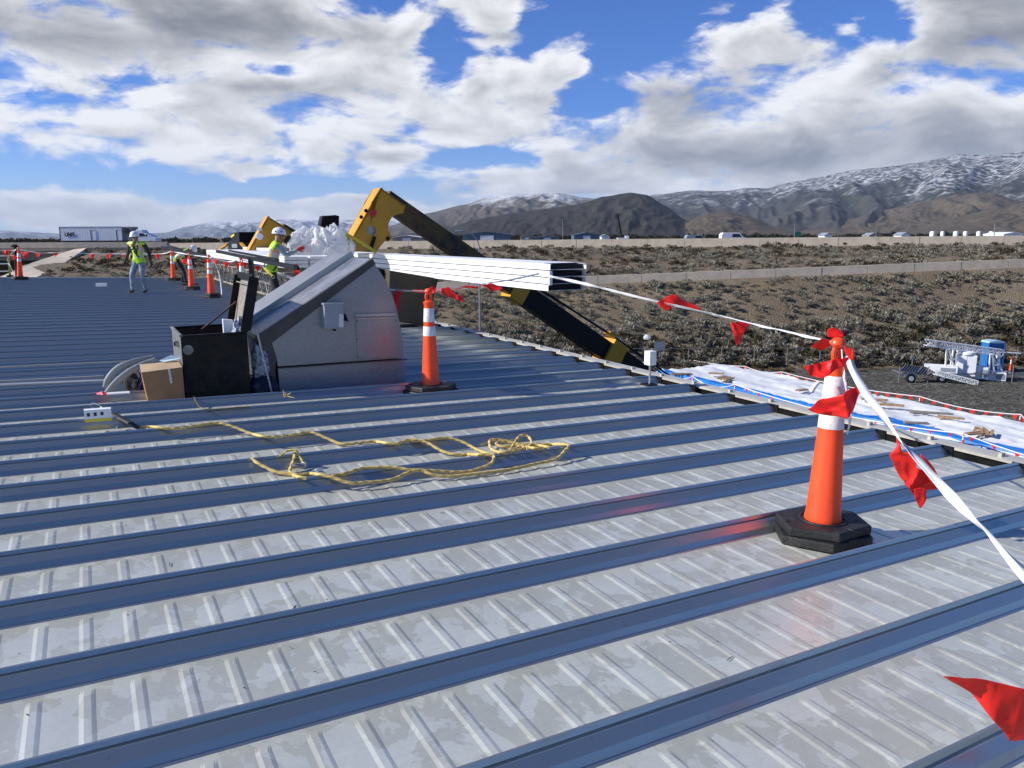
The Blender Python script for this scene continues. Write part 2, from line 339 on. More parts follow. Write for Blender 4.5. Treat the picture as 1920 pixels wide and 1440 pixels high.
# ------------------------------------------------------------------ mesh helpers
COL = S.collection
def wloc(o):
    v = Vector((0, 0, 0))
    while o is not None: v = v + o.location; o = o.parent
    return v
class MB:
    def __init__(s): s.v = []; s.f = []; s.mi = []
    def add(s, vs, fs, mi=0):
        o = len(s.v); s.v += [Vector(p) for p in vs]; s.f += [tuple(i+o for i in f) for f in fs]; s.mi += [mi]*len(fs); return s
    def box(s, c, size, ax=None, mi=0):
        X, Y, Z_ = ax if ax else (Vector((1, 0, 0)), Vector((0, 1, 0)), Vector((0, 0, 1)))
        c = Vector(c); h = [k/2 for k in size]; vs = []
        for k in (-1, 1):
            for j in (-1, 1):
                for i in (-1, 1): vs.append(c + X*h[0]*i + Y*h[1]*j + Z_*h[2]*k)
        return s.add(vs, [(0, 2, 3, 1), (4, 5, 7, 6), (0, 1, 5, 4), (2, 6, 7, 3), (0, 4, 6, 2), (1, 3, 7, 5)], mi)
    def bar(s, p0, p1, wd, ht, up=Vector((0, 0, 1)), mi=0):
        p0 = Vector(p0); p1 = Vector(p1); d = (p1-p0); L = d.length; d.normalize()
        sd = d.cross(up)
        if sd.length < 1e-4: sd = d.cross(Vector((1, 0, 0)))
        sd.normalize(); u = sd.cross(d).normalized()
        return s.box((p0+p1)/2, (wd, L, ht), (sd, d, u), mi)
    def tube(s, pts, r, n=8, mi=0, caps=True, flat=1.0, lobes=0, twist=0.0, up=Vector((0, 0, 1))):
        pts = [Vector(p) for p in pts]; o = len(s.v); N = len(pts); acc = 0
        prev = None
        for i, p in enumerate(pts):
            d = (pts[min(i+1, N-1)]-pts[max(i-1, 0)]).normalized()
            if prev is None:
                sd = d.cross(up)
                if sd.length < 1e-3: sd = d.cross(Vector((1, 0, 0)))
            else: sd = prev - d*prev.dot(d)
            sd.normalize(); prev = sd; u = sd.cross(d)
            if i: acc += (p-pts[i-1]).length
            rr = r[i] if isinstance(r, (list, tuple)) else r
            for k in range(n):
                th = 2*math.pi*k/n
                q = rr*(1+.22*math.cos(lobes*th - acc*twist)) if lobes else rr
                s.v.append(p + sd*math.cos(th)*q + u*math.sin(th)*q*flat)
        for i in range(N-1):
            for k in range(n):
                a = o+i*n+k; b = o+i*n+(k+1) % n; s.f.append((a, b, b+n, a+n)); s.mi.append(mi)
        if caps:
            s.f.append(tuple(o+k for k in range(n))[::-1]); s.mi.append(mi)
            s.f.append(tuple(o+(N-1)*n+k for k in range(n))); s.mi.append(mi)
        return s
    def cyl(s, p0, p1, r0, r1=None, n=12, mi=0): return s.tube([p0, p1], [r0, r0 if r1 is None else r1], n, mi)
    def lathe(s, prof, org=(0, 0, 0), n=24, mi=0, sx=1, sy=1):
        o = len(s.v); org = Vector(org)
        for r, z in prof:
            for k in range(n):
                th = 2*math.pi*k/n; s.v.append(org + Vector((r*math.cos(th)*sx, r*math.sin(th)*sy, z)))
        for i in range(len(prof)-1):
            for k in range(n):
                a = o+i*n+k; b = o+i*n+(k+1) % n; s.f.append((a, b, b+n, a+n)); s.mi.append(mi)
        s.f.append(tuple(o+k for k in range(n))[::-1]); s.mi.append(mi)
        s.f.append(tuple(o+(len(prof)-1)*n+k for k in range(n))); s.mi.append(mi)
        return s
    def prism(s, poly, ext, mi=0, caps=True):
        n = len(poly); ext = Vector(ext); vs = [Vector(p) for p in poly] + [Vector(p)+ext for p in poly]
        fs = [(i, (i+1) % n, (i+1) % n+n, i+n) for i in range(n)]
        if caps: fs += [tuple(range(n))[::-1], tuple(range(n, 2*n))]
        return s.add(vs, fs, mi)
    def grid(s, rows, mi=0):
        nr = len(rows); nc = len(rows[0]); vs = [p for r in rows for p in r]
        return s.add(vs, [(i*nc+j, i*nc+j+1, (i+1)*nc+j+1, (i+1)*nc+j) for i in range(nr-1) for j in range(nc-1)], mi)
    def build(s, name, mats, parent=None, smooth=False, bevel=0, loc=None):
        base = wloc(parent) if parent else (Vector(loc) if loc is not None else Vector((0, 0, 0)))
        me = bpy.data.meshes.new(name); me.from_pydata([tuple(v-base) for v in s.v], [], s.f)
        if not isinstance(mats, (list, tuple)): mats = [mats]
        for m in mats: me.materials.append(m)
        if len(mats) > 1: me.polygons.foreach_set('material_index', s.mi)
        if smooth: me.polygons.foreach_set('use_smooth', [True]*len(me.polygons))
        me.update()
        o = bpy.data.objects.new(name, me); COL.objects.link(o)
        if parent: o.parent = parent
        elif loc is not None: o.location = loc
        if bevel:
            bm = o.modifiers.new('bevel', 'BEVEL'); bm.width = bevel; bm.segments = 2; bm.limit_method = 'ANGLE'; bm.angle_limit = rad(35)
        if smooth:
            try: me.set_sharp_from_angle(angle=rad(42))
            except Exception: pass
        return o
def tag(o, label=None, cat=None, group=None, kind=None):
    if label: o['label'] = label
    if cat: o['category'] = cat
    if group: o['group'] = group
    if kind: o['kind'] = kind
    return o
def thing(name, label, cat, loc=(0, 0, 0), group=None):
    o = bpy.data.objects.new(name, None); COL.objects.link(o); o.location = loc; o.empty_display_size = .2
    return tag(o, label, cat, group)
def kids(o): return [c for c in bpy.data.objects if c.parent == o]
def copy_tree(o, label=None, parent=None, ch=None):
    c = o.copy(); COL.objects.link(c)
    if parent: c.parent = parent
    if label: c['label'] = label
    for k in kids(o): copy_tree(k, None, c)
    return c

# ================================================================== SETTING
# ---- terrain
ZY = -10.4
SK = .08
def ymid(x): return 95.6 - SK*(min(130, max(-66, x))+66)
def ytop(x): return 150 - .20*(min(130, max(-66, x))+66)
_ya, _yb = 89.8, 86.0
_p, _q = hit_y(1100, 533, _ya), hit_y(1920, 501, _yb)
def zmid(x): return _p.z + (_q.z-_p.z)/(_q.x-_p.x)*(max(-60, min(110, x))-_p.x)
_t0, _t1 = hit_y(740, 452, 141.1), hit_y(1920, 441.5, 120.7)
_b0, _b1 = hit_y(740, 466, 141.1), hit_y(1920, 459, 120.7)
def wtop(x): return _t0.z + (_t1.z-_t0.z)/(_t1.x-_t0.x)*(max(-66, min(120, x))-_t0.x)
def zbase(x): return _b0.z + (_b1.z-_b0.z)/(_b1.x-_b0.x)*(max(-66, min(120, x))-_b0.x)
def cutedge(y): return -86 + (148-y)*.24
def prof(x, y):
    zt = zbase(x); ym, yt = ymid(x), ytop(x)
    if y < 70: z = ZY
    elif y < ym-.6: z = ZY + (zmid(x)-ZY)*((y-70)/(ym-.6-70))
    elif y < ym+1.5: z = zmid(x)
    elif y < yt: z = zmid(x) + (zt-zmid(x))*((y-ym-1.5)/(yt-ym-1.5))
    elif y < yt+28: z = zt
    else: z = max(-3.5, zt-(y-yt-28)*.12)
    return z
def terrain(x, y):
    z = prof(x, y)
    c = cutedge(y)
    if x < c and y > 70 and y < 900:
        k = min(1, (c-x)/5.0); z = z*(1-k) + ZY*k
    if 71 < y < ymid(x)-1.5 or ymid(x)+3 < y < ytop(x)-2:
        z += .35*noise.noise(Vector((x*.12, y*.12, 0))) + .16*noise.noise(Vector((x*.5, y*.5, 3)))
    return z
xs = [-40000, -12000, -3000, -900, -400, -260] + list(np.arange(-220, 221, 2.2)) + [260, 400, 900, 3000, 12000, 40000]
ys = [-4000, -600, -120, -30, 0, 20, 35, 50, 60, 66, 70] + list(np.arange(71, 151, 1.2)) + [152, 158, 164, 170, 178, 190, 202, 260, 400, 700, 900, 905, 1500, 3000, 6000, 14000, 40000]
g = MB(); g.grid([[Vector((x, y, terrain(x, y))) for x in xs] for y in ys])
tag(g.build('ground', M_GROUND, smooth=True), kind='structure')

# ---- warehouse roof we stand on
AEND, ASTART = 6.05, -14.0
SEAM0, PITCHB = 3.078, 0.61
KS = list(range(-8, 52))
ware = thing('warehouse', 'big warehouse under the camera with weathered grey standing seam metal roof', 'building', (0, 0, 0))
pitch = .163
cols = []
a0 = ASTART; nrib = int((AEND-.12-ASTART)/pitch)
for i in range(nrib):
    s0 = ASTART+.1+i*pitch + .056
    cols += [(s0-.008, 0), (s0-.001, .45), (s0+.007, 1), (s0+.030, 1), (s0+.038, .5), (s0+.045, 0)]
cols = [(ASTART, 0)] + cols + [(AEND, 0)]
W0, W1 = .03, PITCHB-.105
rowsb = [(W0, 0), (W0+.035, 0), (W0+.065, 1), ((W0+W1)/2, 1), (W1-.065, 1), (W1-.03, 0), (W1, 0)]
def seam_obj():
    pf = [(-.107, -.002), (-.098, .005), (-.092, .007), (-.078, .034), (-.044, .068), (-.030, .070), (-.033, .075), (-.026, .091), (-.017, .092), (-.012, .078), (.002, .068), (.03, -.002)]
    m = MB(); n = len(pf); aa = [ASTART, AEND-.03, AEND]; rws = []
    for j, a in enumerate(aa):
        rws.append([R(a, b, h*(1 if j < 2 else .86)) for b, h in pf])
    m.grid(rws); m.add([p for p in rws[-1]], [tuple(range(n))]); m.add([p for p in rws[0]], [tuple(range(n))[::-1]])
    return m
pm = MB(); pm.grid([[R(a, b, .0045*rh*ch) for a, ch in cols] for b, rh in rowsb])
pan0 = seam0 = None
capm = MB(); capm.box(R(AEND+.012, -.045, .038), (.02, .15, .082), (ADIR, B, Z))
for k in KS:
    off = R(0, SEAM0+PITCHB*k)
    if pan0 is None:
        pan0 = pm.build('roof_panel', M_PAN, ware); seam0 = seam_obj().build('standing_seam', M_SEAM, ware)
        cap0 = capm.build('seam_end_cap', M_BLACK, ware); p_, s_, c_ = pan0, seam0, cap0
    else:
        p_, s_, c_ = pan0.copy(), seam0.copy(), cap0.copy()
        for o in (p_, s_, c_): COL.objects.link(o); o.parent = ware
    p_.location = off; s_.location = off; c_.location = off
BN, BF = SEAM0+PITCHB*KS[0]-.1, SEAM0+PITCHB*(KS[-1]+1)-.05
m = MB()
def wallbox(a0, a1, b0, b1, ztop):
    c = (A*(a0+a1)/2 + B*(b0+b1)/2); zb = ZY-.3
    m.box(Vector((c.x, c.y, (ztop+zb)/2)), (a1-a0, b1-b0, ztop-zb), (A, B, Z))
wallbox(5.86, 6.0, BN, BF, -.26); wallbox(ASTART, 6.0, BF-.14, BF+.01, -.26); m.build('wall', M_BEIGE, ware)
m = MB(); m.prism([R(ASTART, BF+.01, -.12), R(AEND+.03, BF+.01, -.12), R(AEND+.03, BF+.01, .10), R(ASTART, BF+.01, .10)], B*.05); m.build('rake_trim', M_SEAM, ware)
# gutter: dark trough with a beige outer lip, straps across, raw timber showing under the panel ends
gt = MB(); gp = [(6.06, -.02), (6.06, -.20), (6.40, -.20), (6.40, -.022), (6.385, -.022), (6.385, -.19), (6.07, -.19), (6.07, -.02)]
gt.prism([R(a, BN, h) for a, h in gp], B*(BF-BN)); gt.build('gutter_trough', M_BLACK, ware)
gt = MB(); gt.prism([R(a, BN, h) for a, h in [(6.36, -.018), (6.36, .004), (6.40, .010), (6.55, .010), (6.555, -.03), (6.57, -.20), (6.56, -.20), (6.542, -.03), (6.535, -.012), (6.40, -.012)]], B*(BF-BN)); gt.build('gutter_lip', M_BEIGE, ware)
gt = MB(); gt.prism([R(a, BN, h) for a, h in [(6.052, -.045), (6.115, -.05), (6.115, -.10), (6.052, -.10)]], B*(BF-BN)); gt.build('eave_timber', M_WOOD, ware)
for k in KS:
    for q in (0, ):
        b = SEAM0+PITCHB*k-.3
        MB().box(R(6.43, b, .022), (.05, .03, .035), (ADIR, B, Z)).build('gutter_strap', M_BEIGE, ware)

# ---- concrete walls
def wallrun(name, label, pts, zf, h, seg, th=.35, m_=M_CONC):
    t = thing(name, label, 'wall', (pts[0][0], pts[0][1], 0))
    (x0, y0), (x1, y1) = pts; L = math.hypot(x1-x0, y1-y0); n = int(L/seg)
    base = None
    for i in range(n):
        f0 = i/n; f1 = (i+1)/n
        xa, ya, xb, yb = x0+(x1-x0)*f0, y0+(y1-y0)*f0, x0+(x1-x0)*f1-.06*(x1-x0)/L, y0+(y1-y0)*f1
        za, zb = zf(xa), zf(xb); jit = random.uniform(-.015, .015)
        mm = MB(); dx = Vector((-(y1-y0)/L*th, (x1-x0)/L*th, 0))
        mm.prism([Vector((xa, ya+jit, za-.6)), Vector((xb, yb+jit, zb-.6)), Vector((xb, yb+jit, zb+h(xb))), Vector((xa, ya+jit, za+h(xa)))], dx)
        mm.build('wall_panel', m_, t)
    return t
wallrun('concrete_wall', 'long beige concrete freeway wall along the top of the sagebrush slope', ((-66, ytop(-66)), (130, ytop(130))), lambda x: zbase(x)-.1, lambda x: wtop(x)-zbase(x)+.1, 6.0)
wallrun('concrete_wall', 'beige concrete ramp wall crossing the middle of the sagebrush slope', ((-50, ymid(-50)), (120, ymid(120))), lambda x: zmid(x)-.1, lambda x: 1.02, 5.0)
rd = MB(); rd.prism([Vector((-400, 152, -.2)), Vector((-66, 152, -.2)), Vector((130, 112.8, .25)), Vector((400, 112.8, .25)), Vector((400, 138, .25)), Vector((130, 138, .25)), Vector((-66, 176, -.2)), Vector((-400, 176, -.2))], (0, 0, -.3)); tag(rd.build('freeway', M_ASPH), kind='structure')
# overpass at the left with its slope paving
ov = thing('freeway_overpass', 'beige concrete freeway overpass with shaded opening at far left', 'bridge', (-110, 150, -10))
m = MB(); m.box((-133, 150.0, .35), (134, .35, 1.0)); m.build('parapet', M_CONC, ov)
m = MB(); m.box((-133, 150.6, -.50), (134, .9, .66)); m.build('deck_edge', M_CONC, ov)
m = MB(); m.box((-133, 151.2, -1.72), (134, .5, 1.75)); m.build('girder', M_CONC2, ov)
m = MB(); m.prism([Vector((-86.0, 149.6, -.84)), Vector((-66, 149.6, -.84)), Vector((-66, 149.6, -3)), Vector((-83.2, 149.6, -3.0))], (0, 1.2, 0)); m.build('abutment', M_CONC, ov)
m = MB(); m.box((-140, 176, -6), (140, .8, 9)); m.build('back_wall', M_CONC2, ov)  # dark wall added to carry the shade under the deck in its colour
sp_ = MB(); lft = [(5, 517, 117), (60, 492.5, 130), (140, 467, 147.5)]; rgt = [(67, 520, 117), (105, 503.5, 130), (162, 465, 147.5)]
rows = []
for i in range(9):
    f = i/8*2; j = min(1, int(f)); u = f-j
    def L_(T): return [T[j][q]*(1-u)+T[j+1][q]*u for q in range(3)]
    a_, b_ = L_(lft), L_(rgt); pa = hit_y(*a_); pb = hit_y(*b_)
    rows.append([pa-Vector((0, 0, 1.2)), pa, pa*.7+pb*.3, pa*.35+pb*.65, pb, pb-Vector((0, 0, 1.2))])
e0, e1 = rows[0], rows[1]; rows = [[p+(p-q)*6 for p, q in zip(e0, e1)]] + rows
sp_.grid(rows); tag(sp_.build('slope_paving', M_CONC), kind='structure')

# ---- mountains
def ridge(name, pts, D, front, m_, seed, gully=.16, base=-6.0, n=420, ns=44, back=.35, fq=26, pw=1.15, rj=.01):
    pts = sorted(pts); x0, x1 = pts[0][0], pts[-1][0]
    rows = [[] for _ in range(ns+6)]
    for i in range(n):
        px = x0+(x1-x0)*i/(n-1)
        for a_, b_ in zip(pts, pts[1:]):
            if a_[0] <= px <= b_[0]:
                u = (px-a_[0])/(b_[0]-a_[0]); u = u*u*(3-2*u)*.5+u*.5; py = a_[1]*(1-u)+b_[1]*u; break
        d = ray(px, py); hl = math.hypot(d.x, d.y); ux, uy = d.x/hl, d.y/hl; H = CAMH + D*d.z/hl
        H = max(H, base+2); H += (H-base)*rj*noise.fractal(Vector((px*.05, seed, 0)), 1.0, 2.0, 5)
        az = math.atan2(ux, uy)
        for j in range(ns+6):
            s = j/(ns-1)
            if j < ns:
                dist = D-front*(1-s); env = s**pw
                w_ = noise.noise(Vector((az*9, s*2.5, seed+5)))*.05
                gl = 1-abs(noise.noise(Vector(((az+w_)*fq, s*1.3, seed))))*2
                g2 = 1-abs(noise.noise(Vector(((az-w_)*fq*2.6, s*3.2, seed+9))))*2
                f3 = noise.fractal(Vector((az*fq*3, s*9, seed+2)), 1.0, 2.1, 4)
                win = min(1, s*5)*(1-s**7)
                z = base+(H-base)*max(0, env + win*gully*((gl-.6)*.9+(g2-.5)*.4+f3*.35))
                z = min(z, CAMH+(H-CAMH)*(dist/D)*.995) if s < .97 else z
            else:
                k = (j-ns+1)/6; dist = D+front*back*k; z = base+(H-base)*(1-k)**1.3
            rows[j].append(Vector((ux*dist, uy*dist, z)))
    mm = MB(); mm.grid(rows); o = mm.build(name, m_, smooth=True); tag(o, kind='structure'); return o
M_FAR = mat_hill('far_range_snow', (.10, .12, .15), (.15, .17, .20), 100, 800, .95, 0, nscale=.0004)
M_HILLD = mat_hill('dark_sage_hill', (.024, .023, .023), (.046, .042, .037), 5000, 6000, 0, 0, nscale=.003)
M_HILLS = mat_hill('snow_dusted_hill', (.065, .055, .046), (.10, .085, .07), 420, 700, .85, 0, nscale=.0016)
M_MTN = mat_hill('forested_mountain', (.036, .037, .040), (.066, .062, .056), 400, 850, .62, 2.0, fscale=.013, nscale=.0012)  # forest is real; cloud shadow is put into the low rock and snow tones
M_FOOT = mat_hill('brown_foothill', (.060, .048, .036), (.12, .098, .070), 5000, 6000, 0, 0, nscale=.003)
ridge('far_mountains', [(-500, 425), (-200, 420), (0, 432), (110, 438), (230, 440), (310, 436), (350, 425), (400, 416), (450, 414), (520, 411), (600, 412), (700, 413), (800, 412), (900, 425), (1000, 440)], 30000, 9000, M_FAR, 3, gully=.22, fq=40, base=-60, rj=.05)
ridge('snowy_hill', [(560, 448), (640, 436), (730, 424), (800, 400), (870, 384), (910, 371), (960, 364), (1040, 361), (1100, 371), (1160, 380), (1240, 392), (1350, 415), (1450, 440)], 12500, 5000, M_HILLS, 11, gully=.13, base=-20)
ridge('dark_hill', [(700, 446), (820, 432), (900, 410), (960, 400), (1030, 391), (1085, 383), (1130, 369), (1180, 361), (1212, 365), (1245, 384), (1285, 412), (1340, 428), (1400, 444)], 6000, 2600, M_HILLD, 21, gully=.10)
ridge('forested_mountain', [(1150, 420), (1220, 366), (1300, 357), (1360, 358), (1400, 352), (1440, 353), (1470, 344), (1530, 333), (1600, 319), (1660, 313), (1720, 305), (1765, 297), (1800, 289), (1850, 291), (1900, 287), (2000, 268), (2200, 240), (2500, 300), (2900, 410)], 14500, 8500, M_MTN, 31, gully=.12, base=-10, n=620, ns=90, fq=17, pw=1.25)
ridge('brown_foothill', [(1200, 446), (1265, 424), (1330, 400), (1365, 397), (1400, 405), (1450, 424), (1520, 442)], 5200, 1700, M_FOOT, 41, gully=.10)
ridge('foothill_spur', [(1400, 442), (1500, 425), (1590, 412), (1660, 393), (1730, 378), (1800, 364), (1860, 361), (1900, 374), (1960, 390), (2100, 400), (2300, 430)], 8200, 2800, M_FOOT, 51, gully=.14)
ridge('near_foothill', [(1640, 443), (1720, 424), (1800, 405), (1870, 390), (1930, 378), (2050, 350), (2250, 340), (2600, 400)], 6200, 2200, M_FOOT, 61, gully=.12)

# ---- sagebrush
def bush_template(seed, nl=80):
    rnd = random.Random(seed); v = []; f = []
    lobes = [(Vector((rnd.uniform(-.45, .45), rnd.uniform(-.45, .45), rnd.uniform(.18, .52))), rnd.uniform(.22, .42)) for _ in range(6)]
    for i in range(nl):
        c, r = lobes[i % 6]; d = Vector((rnd.gauss(0, 1), rnd.gauss(0, 1), abs(rnd.gauss(.3, .8)))).normalized()
        p = c + d*r*rnd.uniform(.55, 1.05); p.z = max(.02, p.z)
        s = rnd.uniform(.07, .15); u = Vector((rnd.gauss(0, 1), rnd.gauss(0, 1), rnd.gauss(0, 1))).normalized(); w_ = d.cross(u).normalized(); up = (d+Vector((0, 0, .6))).normalized()
        o = len(v); v += [p-w_*s, p+w_*s, p+up*s*1.9]; f.append((o, o+1, o+2))
    for i in range(9):
        th = rnd.uniform(0, 6.28); r = rnd.uniform(.2, .6); o = len(v); e = Vector((math.cos(th)*r, math.sin(th)*r, rnd.uniform(.35, .8)))
        v += [Vector((-.03, 0, 0)), Vector((.03, 0, 0)), e]; f.append((o, o+1, o+2))
    return np.array([tuple(p) for p in v]), np.array(f)
TPL = [bush_template(i) for i in range(6)]
meshes = []
for i, (v, f) in enumerate(TPL):
    me = bpy.data.meshes.new('sagebrush'); me.from_pydata(v.tolist(), [], f.tolist()); me.materials.append(M_SAGE); meshes.append(me)
pos = []
def proj(p):
    q = p-CAM; z_ = q.dot(vf); return 960+FPX*q.dot(vr)/z_, 720-FPX*q.dot(vu)/z_
def try_bush(x, y, s, d=0):
    if abs(y-ymid(x)) < 1.2 or y > ytop(x)-.6: return
    if x < -35:
        px_, py_ = proj(Vector((x, y, terrain(x, y))))
        e = np.interp(py_, [463, 503.5, 520], [160, 107, 70])
        if px_ < e + 3: return
    pos.append((x, y, terrain(x, y)-.06, s, d))
rb = random.Random(5)
for i in range(5200):
    y = 70+25*rb.random()**1.15; x = rb.uniform(-25, .80*y+6); 
    if x < -30: continue
    cl_ = noise.noise(Vector((x*.09, y*.14, 7)))
    if y > ymid(x) or (y > 77 and cl_ < -.15 and rb.random() < .6): continue
    try_bush(x, y, rb.uniform(.3, .8)*(1.35 if y < 78 else 1)*(1.4 if rb.random() < .12 else 1), 0 if y > 76 else 1*(rb.random() < .35))
for i in range(6200):
    y = 84+66*rb.random(); x = rb.uniform(-.66*y-4, .72*y+6)
    cl_ = noise.noise(Vector((x*.07, y*.12, 17)))
    if y < ymid(x) or (cl_ < -.1 and rb.random() < .5): continue
    try_bush(x, y, rb.uniform(.35, .95)*(1.5 if rb.random() < .1 else 1), rb.random() < (.6 if y > 120 else .25))
pos.sort(key=lambda p: p[1]/p[3])
near, rest = [p for p in pos if p[4] == 0][:290], None
ns_ = set(id(p) for p in near); rest = [p for p in pos if id(p) not in ns_]
for x, y, z, s, d in near:
    o = bpy.data.objects.new('sagebrush', random.choice(meshes)); COL.objects.link(o); o.location = (x, y, z)
    o.rotation_euler = (0, 0, random.uniform(0, 6.28)); o.scale = (s, s, s*random.uniform(.75, 1.0))
    tag(o, 'grey green sagebrush bush low on the brown slope beyond the gravel yard', 'shrub', 'sagebrush bushes on the slope')
def joined(name, lst, mts, base):
    V = []; F = []; MI = []; off = 0
    for x, y, z, s, d in lst:
        v, f = random.choice(TPL); th = random.uniform(0, 6.28); c_, s_ = math.cos(th), math.sin(th)
        vv = np.empty_like(v); vv[:, 0] = (v[:, 0]*c_-v[:, 1]*s_)*s+x; vv[:, 1] = (v[:, 0]*s_+v[:, 1]*c_)*s+y; vv[:, 2] = v[:, 2]*s*random.uniform(.7, 1.0)+z
        V.append(vv); F.append(f+off); off += len(v); MI.append(np.full(len(f), 1 if d else 0, dtype=np.int32))
    V = np.concatenate(V); F = np.concatenate(F); MI = np.concatenate(MI)
    me = bpy.data.meshes.new(name); me.vertices.add(len(V)); me.vertices.foreach_set('co', V.ravel().astype(np.float32))
    me.loops.add(len(F)*3); me.loops.foreach_set('vertex_index', F.ravel().astype(np.int32))
    me.polygons.add(len(F)); me.polygons.foreach_set('loop_start', np.arange(0, len(F)*3, 3, dtype=np.int32))
    for m_ in mts: me.materials.append(m_)
    me.polygons.foreach_set('material_index', MI); me.update(calc_edges=True); me.validate()
    o = bpy.data.objects.new(name, me); COL.objects.link(o); return tag(o, kind='stuff')
tag(joined('sagebrush_cover', rest, [M_SAGE, M_SAGED], 0), 'grey and brown sagebrush covering the freeway slopes', 'sagebrush')
# dry grass along the foot of the slope
gl_ = []
for i in range(900):
    x = rb.uniform(-20, 64); y = rb.uniform(67.5, 73); gl_.append((x, y, terrain(x, y)-.05, rb.uniform(.25, .5), rb.random() < .4))
M_DRY = mat_sage('dry_grass', (.20, .135, .06), (.27, .20, .10))
tag(joined('dry_grass', gl_, [M_DRY, M_SAGED], 0), 'tan dry grass along the foot of the slope', 'grass')

# far tree belts that read as one mass
def belt(name, label, x0, x1, y0, y1, n, hmax, zb=-3.6):
    L = []
    for i in range(n):
        px = rb.uniform(x0, x1); y = rb.uniform(y0, y1); p = hit_y(px, 445, y); L.append((p.x, y, zb, rb.uniform(.45, 1.0)*hmax, 1))
    tag(joined(name, L, [M_TREE, M_TREE], 0), label, 'trees')
belt('tree_belt', 'low dark line of far trees beyond the freeway at left', -60, 460, 500, 800, 300, 7)
belt('tree_belt', 'dark band of far trees below the hills at centre and right', 740, 2000, 700, 1000, 480, 9)
belt('tree_belt', 'sparse brown scrub along the far side of the freeway', 300, 1950, 330, 420, 110, 4.2)

# ---- far buildings, poles
def gable(name, label, px0, px1, ytop, yb, y, wallm, roofm, over=.3, yd=14, group=None):
    p0 = hit_y(px0, yb, y); p1 = hit_y(px1, yb, y); zt = hit_y((px0+px1)/2, ytop, y).z; ze = p0.z*.45+zt*.55; zb = -3.8
    t = thing(name, label, 'building', ((p0.x+p1.x)/2, y, zb), group); x0, x1 = p0.x, p1.x; xm = (x0+x1)/2
    m = MB(); m.prism([Vector((x0, y, zb)), Vector((x1, y, zb)), Vector((x1, y, ze)), Vector((xm, y, zt)), Vector((x0, y, ze))], (0, yd, 0)); m.build('wall', wallm, t)
    for sx, xe in ((-1, x0), (1, x1)):
        m = MB(); n_ = Vector((xm, y-.4, zt+.05)); e = Vector((xe+sx*over, y-.4, ze-.12)); m.prism([n_, e, e+Vector((0, 0, .18)), n_+Vector((0, 0, .18))], (0, yd+.8, 0)); m.build('roof', roofm, t)
    m = MB(); m.box((xm, y-.06, (ze+zb)/2+.4), ((x1-x0)*.28, .1, (ze-zb)*.75)); m.build('door', M_WHITE, t)
    return t
gable('barn', 'blue grey metal barn with a gable roof, left of the two barns above the wall', 868, 958, 434, 447, 330, M_BARNB, M_ROOFGREY)
gable('barn', 'small blue roofed barn standing alone left of the leaning crane boom', 1076, 1124, 436, 447, 330, M_BARNB, M_BARNB)
gable('shed', 'low white roofed shed behind the yellow boom head', 735, 790, 442, 449, 320, M_STUC, M_WHITE)
gable('shed', 'white pitched roof at the far right above the wall', 1882, 1918, 436, 443, 320, M_WHITE, M_WHITE)
for (a_, b_, yt, lab, mm_) in [(976, 1000, 441, 'tiny tan house just right of the grey barn', M_STUC), (1128, 1143, 440, 'tiny white house right of the blue roofed barn', M_WHITE), (1002, 1050, 443, 'long low blue building between the two barns', M_BARNB),
                          (826, 850, 441, 'tiny white house left of the grey barn', M_WHITE), (1690, 1706, 436, 'tiny white house right of the lamp poles at far right', M_WHITE), (1630, 1648, 437, 'small pale house right of the tall lamp pole', M_STUC), (1546, 1560, 437, 'tiny white house on the plain beside the lamp pole', M_WHITE)]:
    gable('house', lab, a_, b_, yt, 447, 380, mm_, M_ROOFGREY, yd=8)
tanks = []
for i, (px, wd) in enumerate([(1748, 9), (1767, 7), (1792, 9), (1810, 8), (1835, 8), (1858, 8)]):
    c = hit_y(px, 440, 360); r = wd*.5*360/FPX; zt = hit_y(px, 433.5, 360).z
    m = MB(); m.lathe([(r, 0), (r, zt+3.0), (r*.85, zt+3.4), (r*.3, zt+3.6)], (c.x, 360, -3.6), 12)
    o = m.build('storage_tank', M_WHITE, smooth=True); tag(o, ['first', 'second', 'third', 'fourth', 'fifth', 'sixth'][i]+' from the left of the small white tanks in a row at far right', 'tank', 'white tanks beyond the freeway')
def pole(px, yt, y, label, r=.12, lean=0, arm=False, cat='pole'):
    b = hit_y(px, 450, y); tp = hit_y(px+lean, yt, y)
    t = thing('lamp_pole' if arm else 'utility_pole', label, cat, (b.x, y, -3.6))
    m = MB(); m.cyl((b.x, y, -3.6), tp, r, r*.6, 8); m.build('shaft', M_WEB, t)
    m = MB()
    if arm: m.bar(tp-Vector((.9, 0, 0)), tp+Vector((.9, 0, 0)), .15, .1); m.build('lamp_arm', M_WEB, t)
    else: m.bar(tp-Vector((1.1, 0, .6)), tp+Vector((1.1, 0, -.6)), .12, .12); m.build('crossarm', M_WEB, t)
pole(1055, 412, 300, 'thin far lamp pole above the grey wall, left of the leaning crane', .12, 0, True)
pole(1490, 418, 300, 'thin far pole near the green sign at right centre', .12)
pole(1643, 422, 300, 'thin far pole left of the small tanks', .12)
pole(1865, 419, 300, 'pale thick far pole at right among the white tanks', .2)
pole(1322, 431, 300, 'shortest far pole in the middle of the plain', .1)
pole(360, 438, 340, 'short far pole right of the white truck', .1)
cr_ = thing('far_crane', 'dark slender crane boom leaning left in front of the dark hill', 'crane', (hit_y(1166, 447, 340).x, 340, -3.6))
m = MB(); m.bar(hit_y(1166, 446, 340), hit_y(1158, 402, 340), .7, .6); m.build('boom', M_BLACK, cr_)
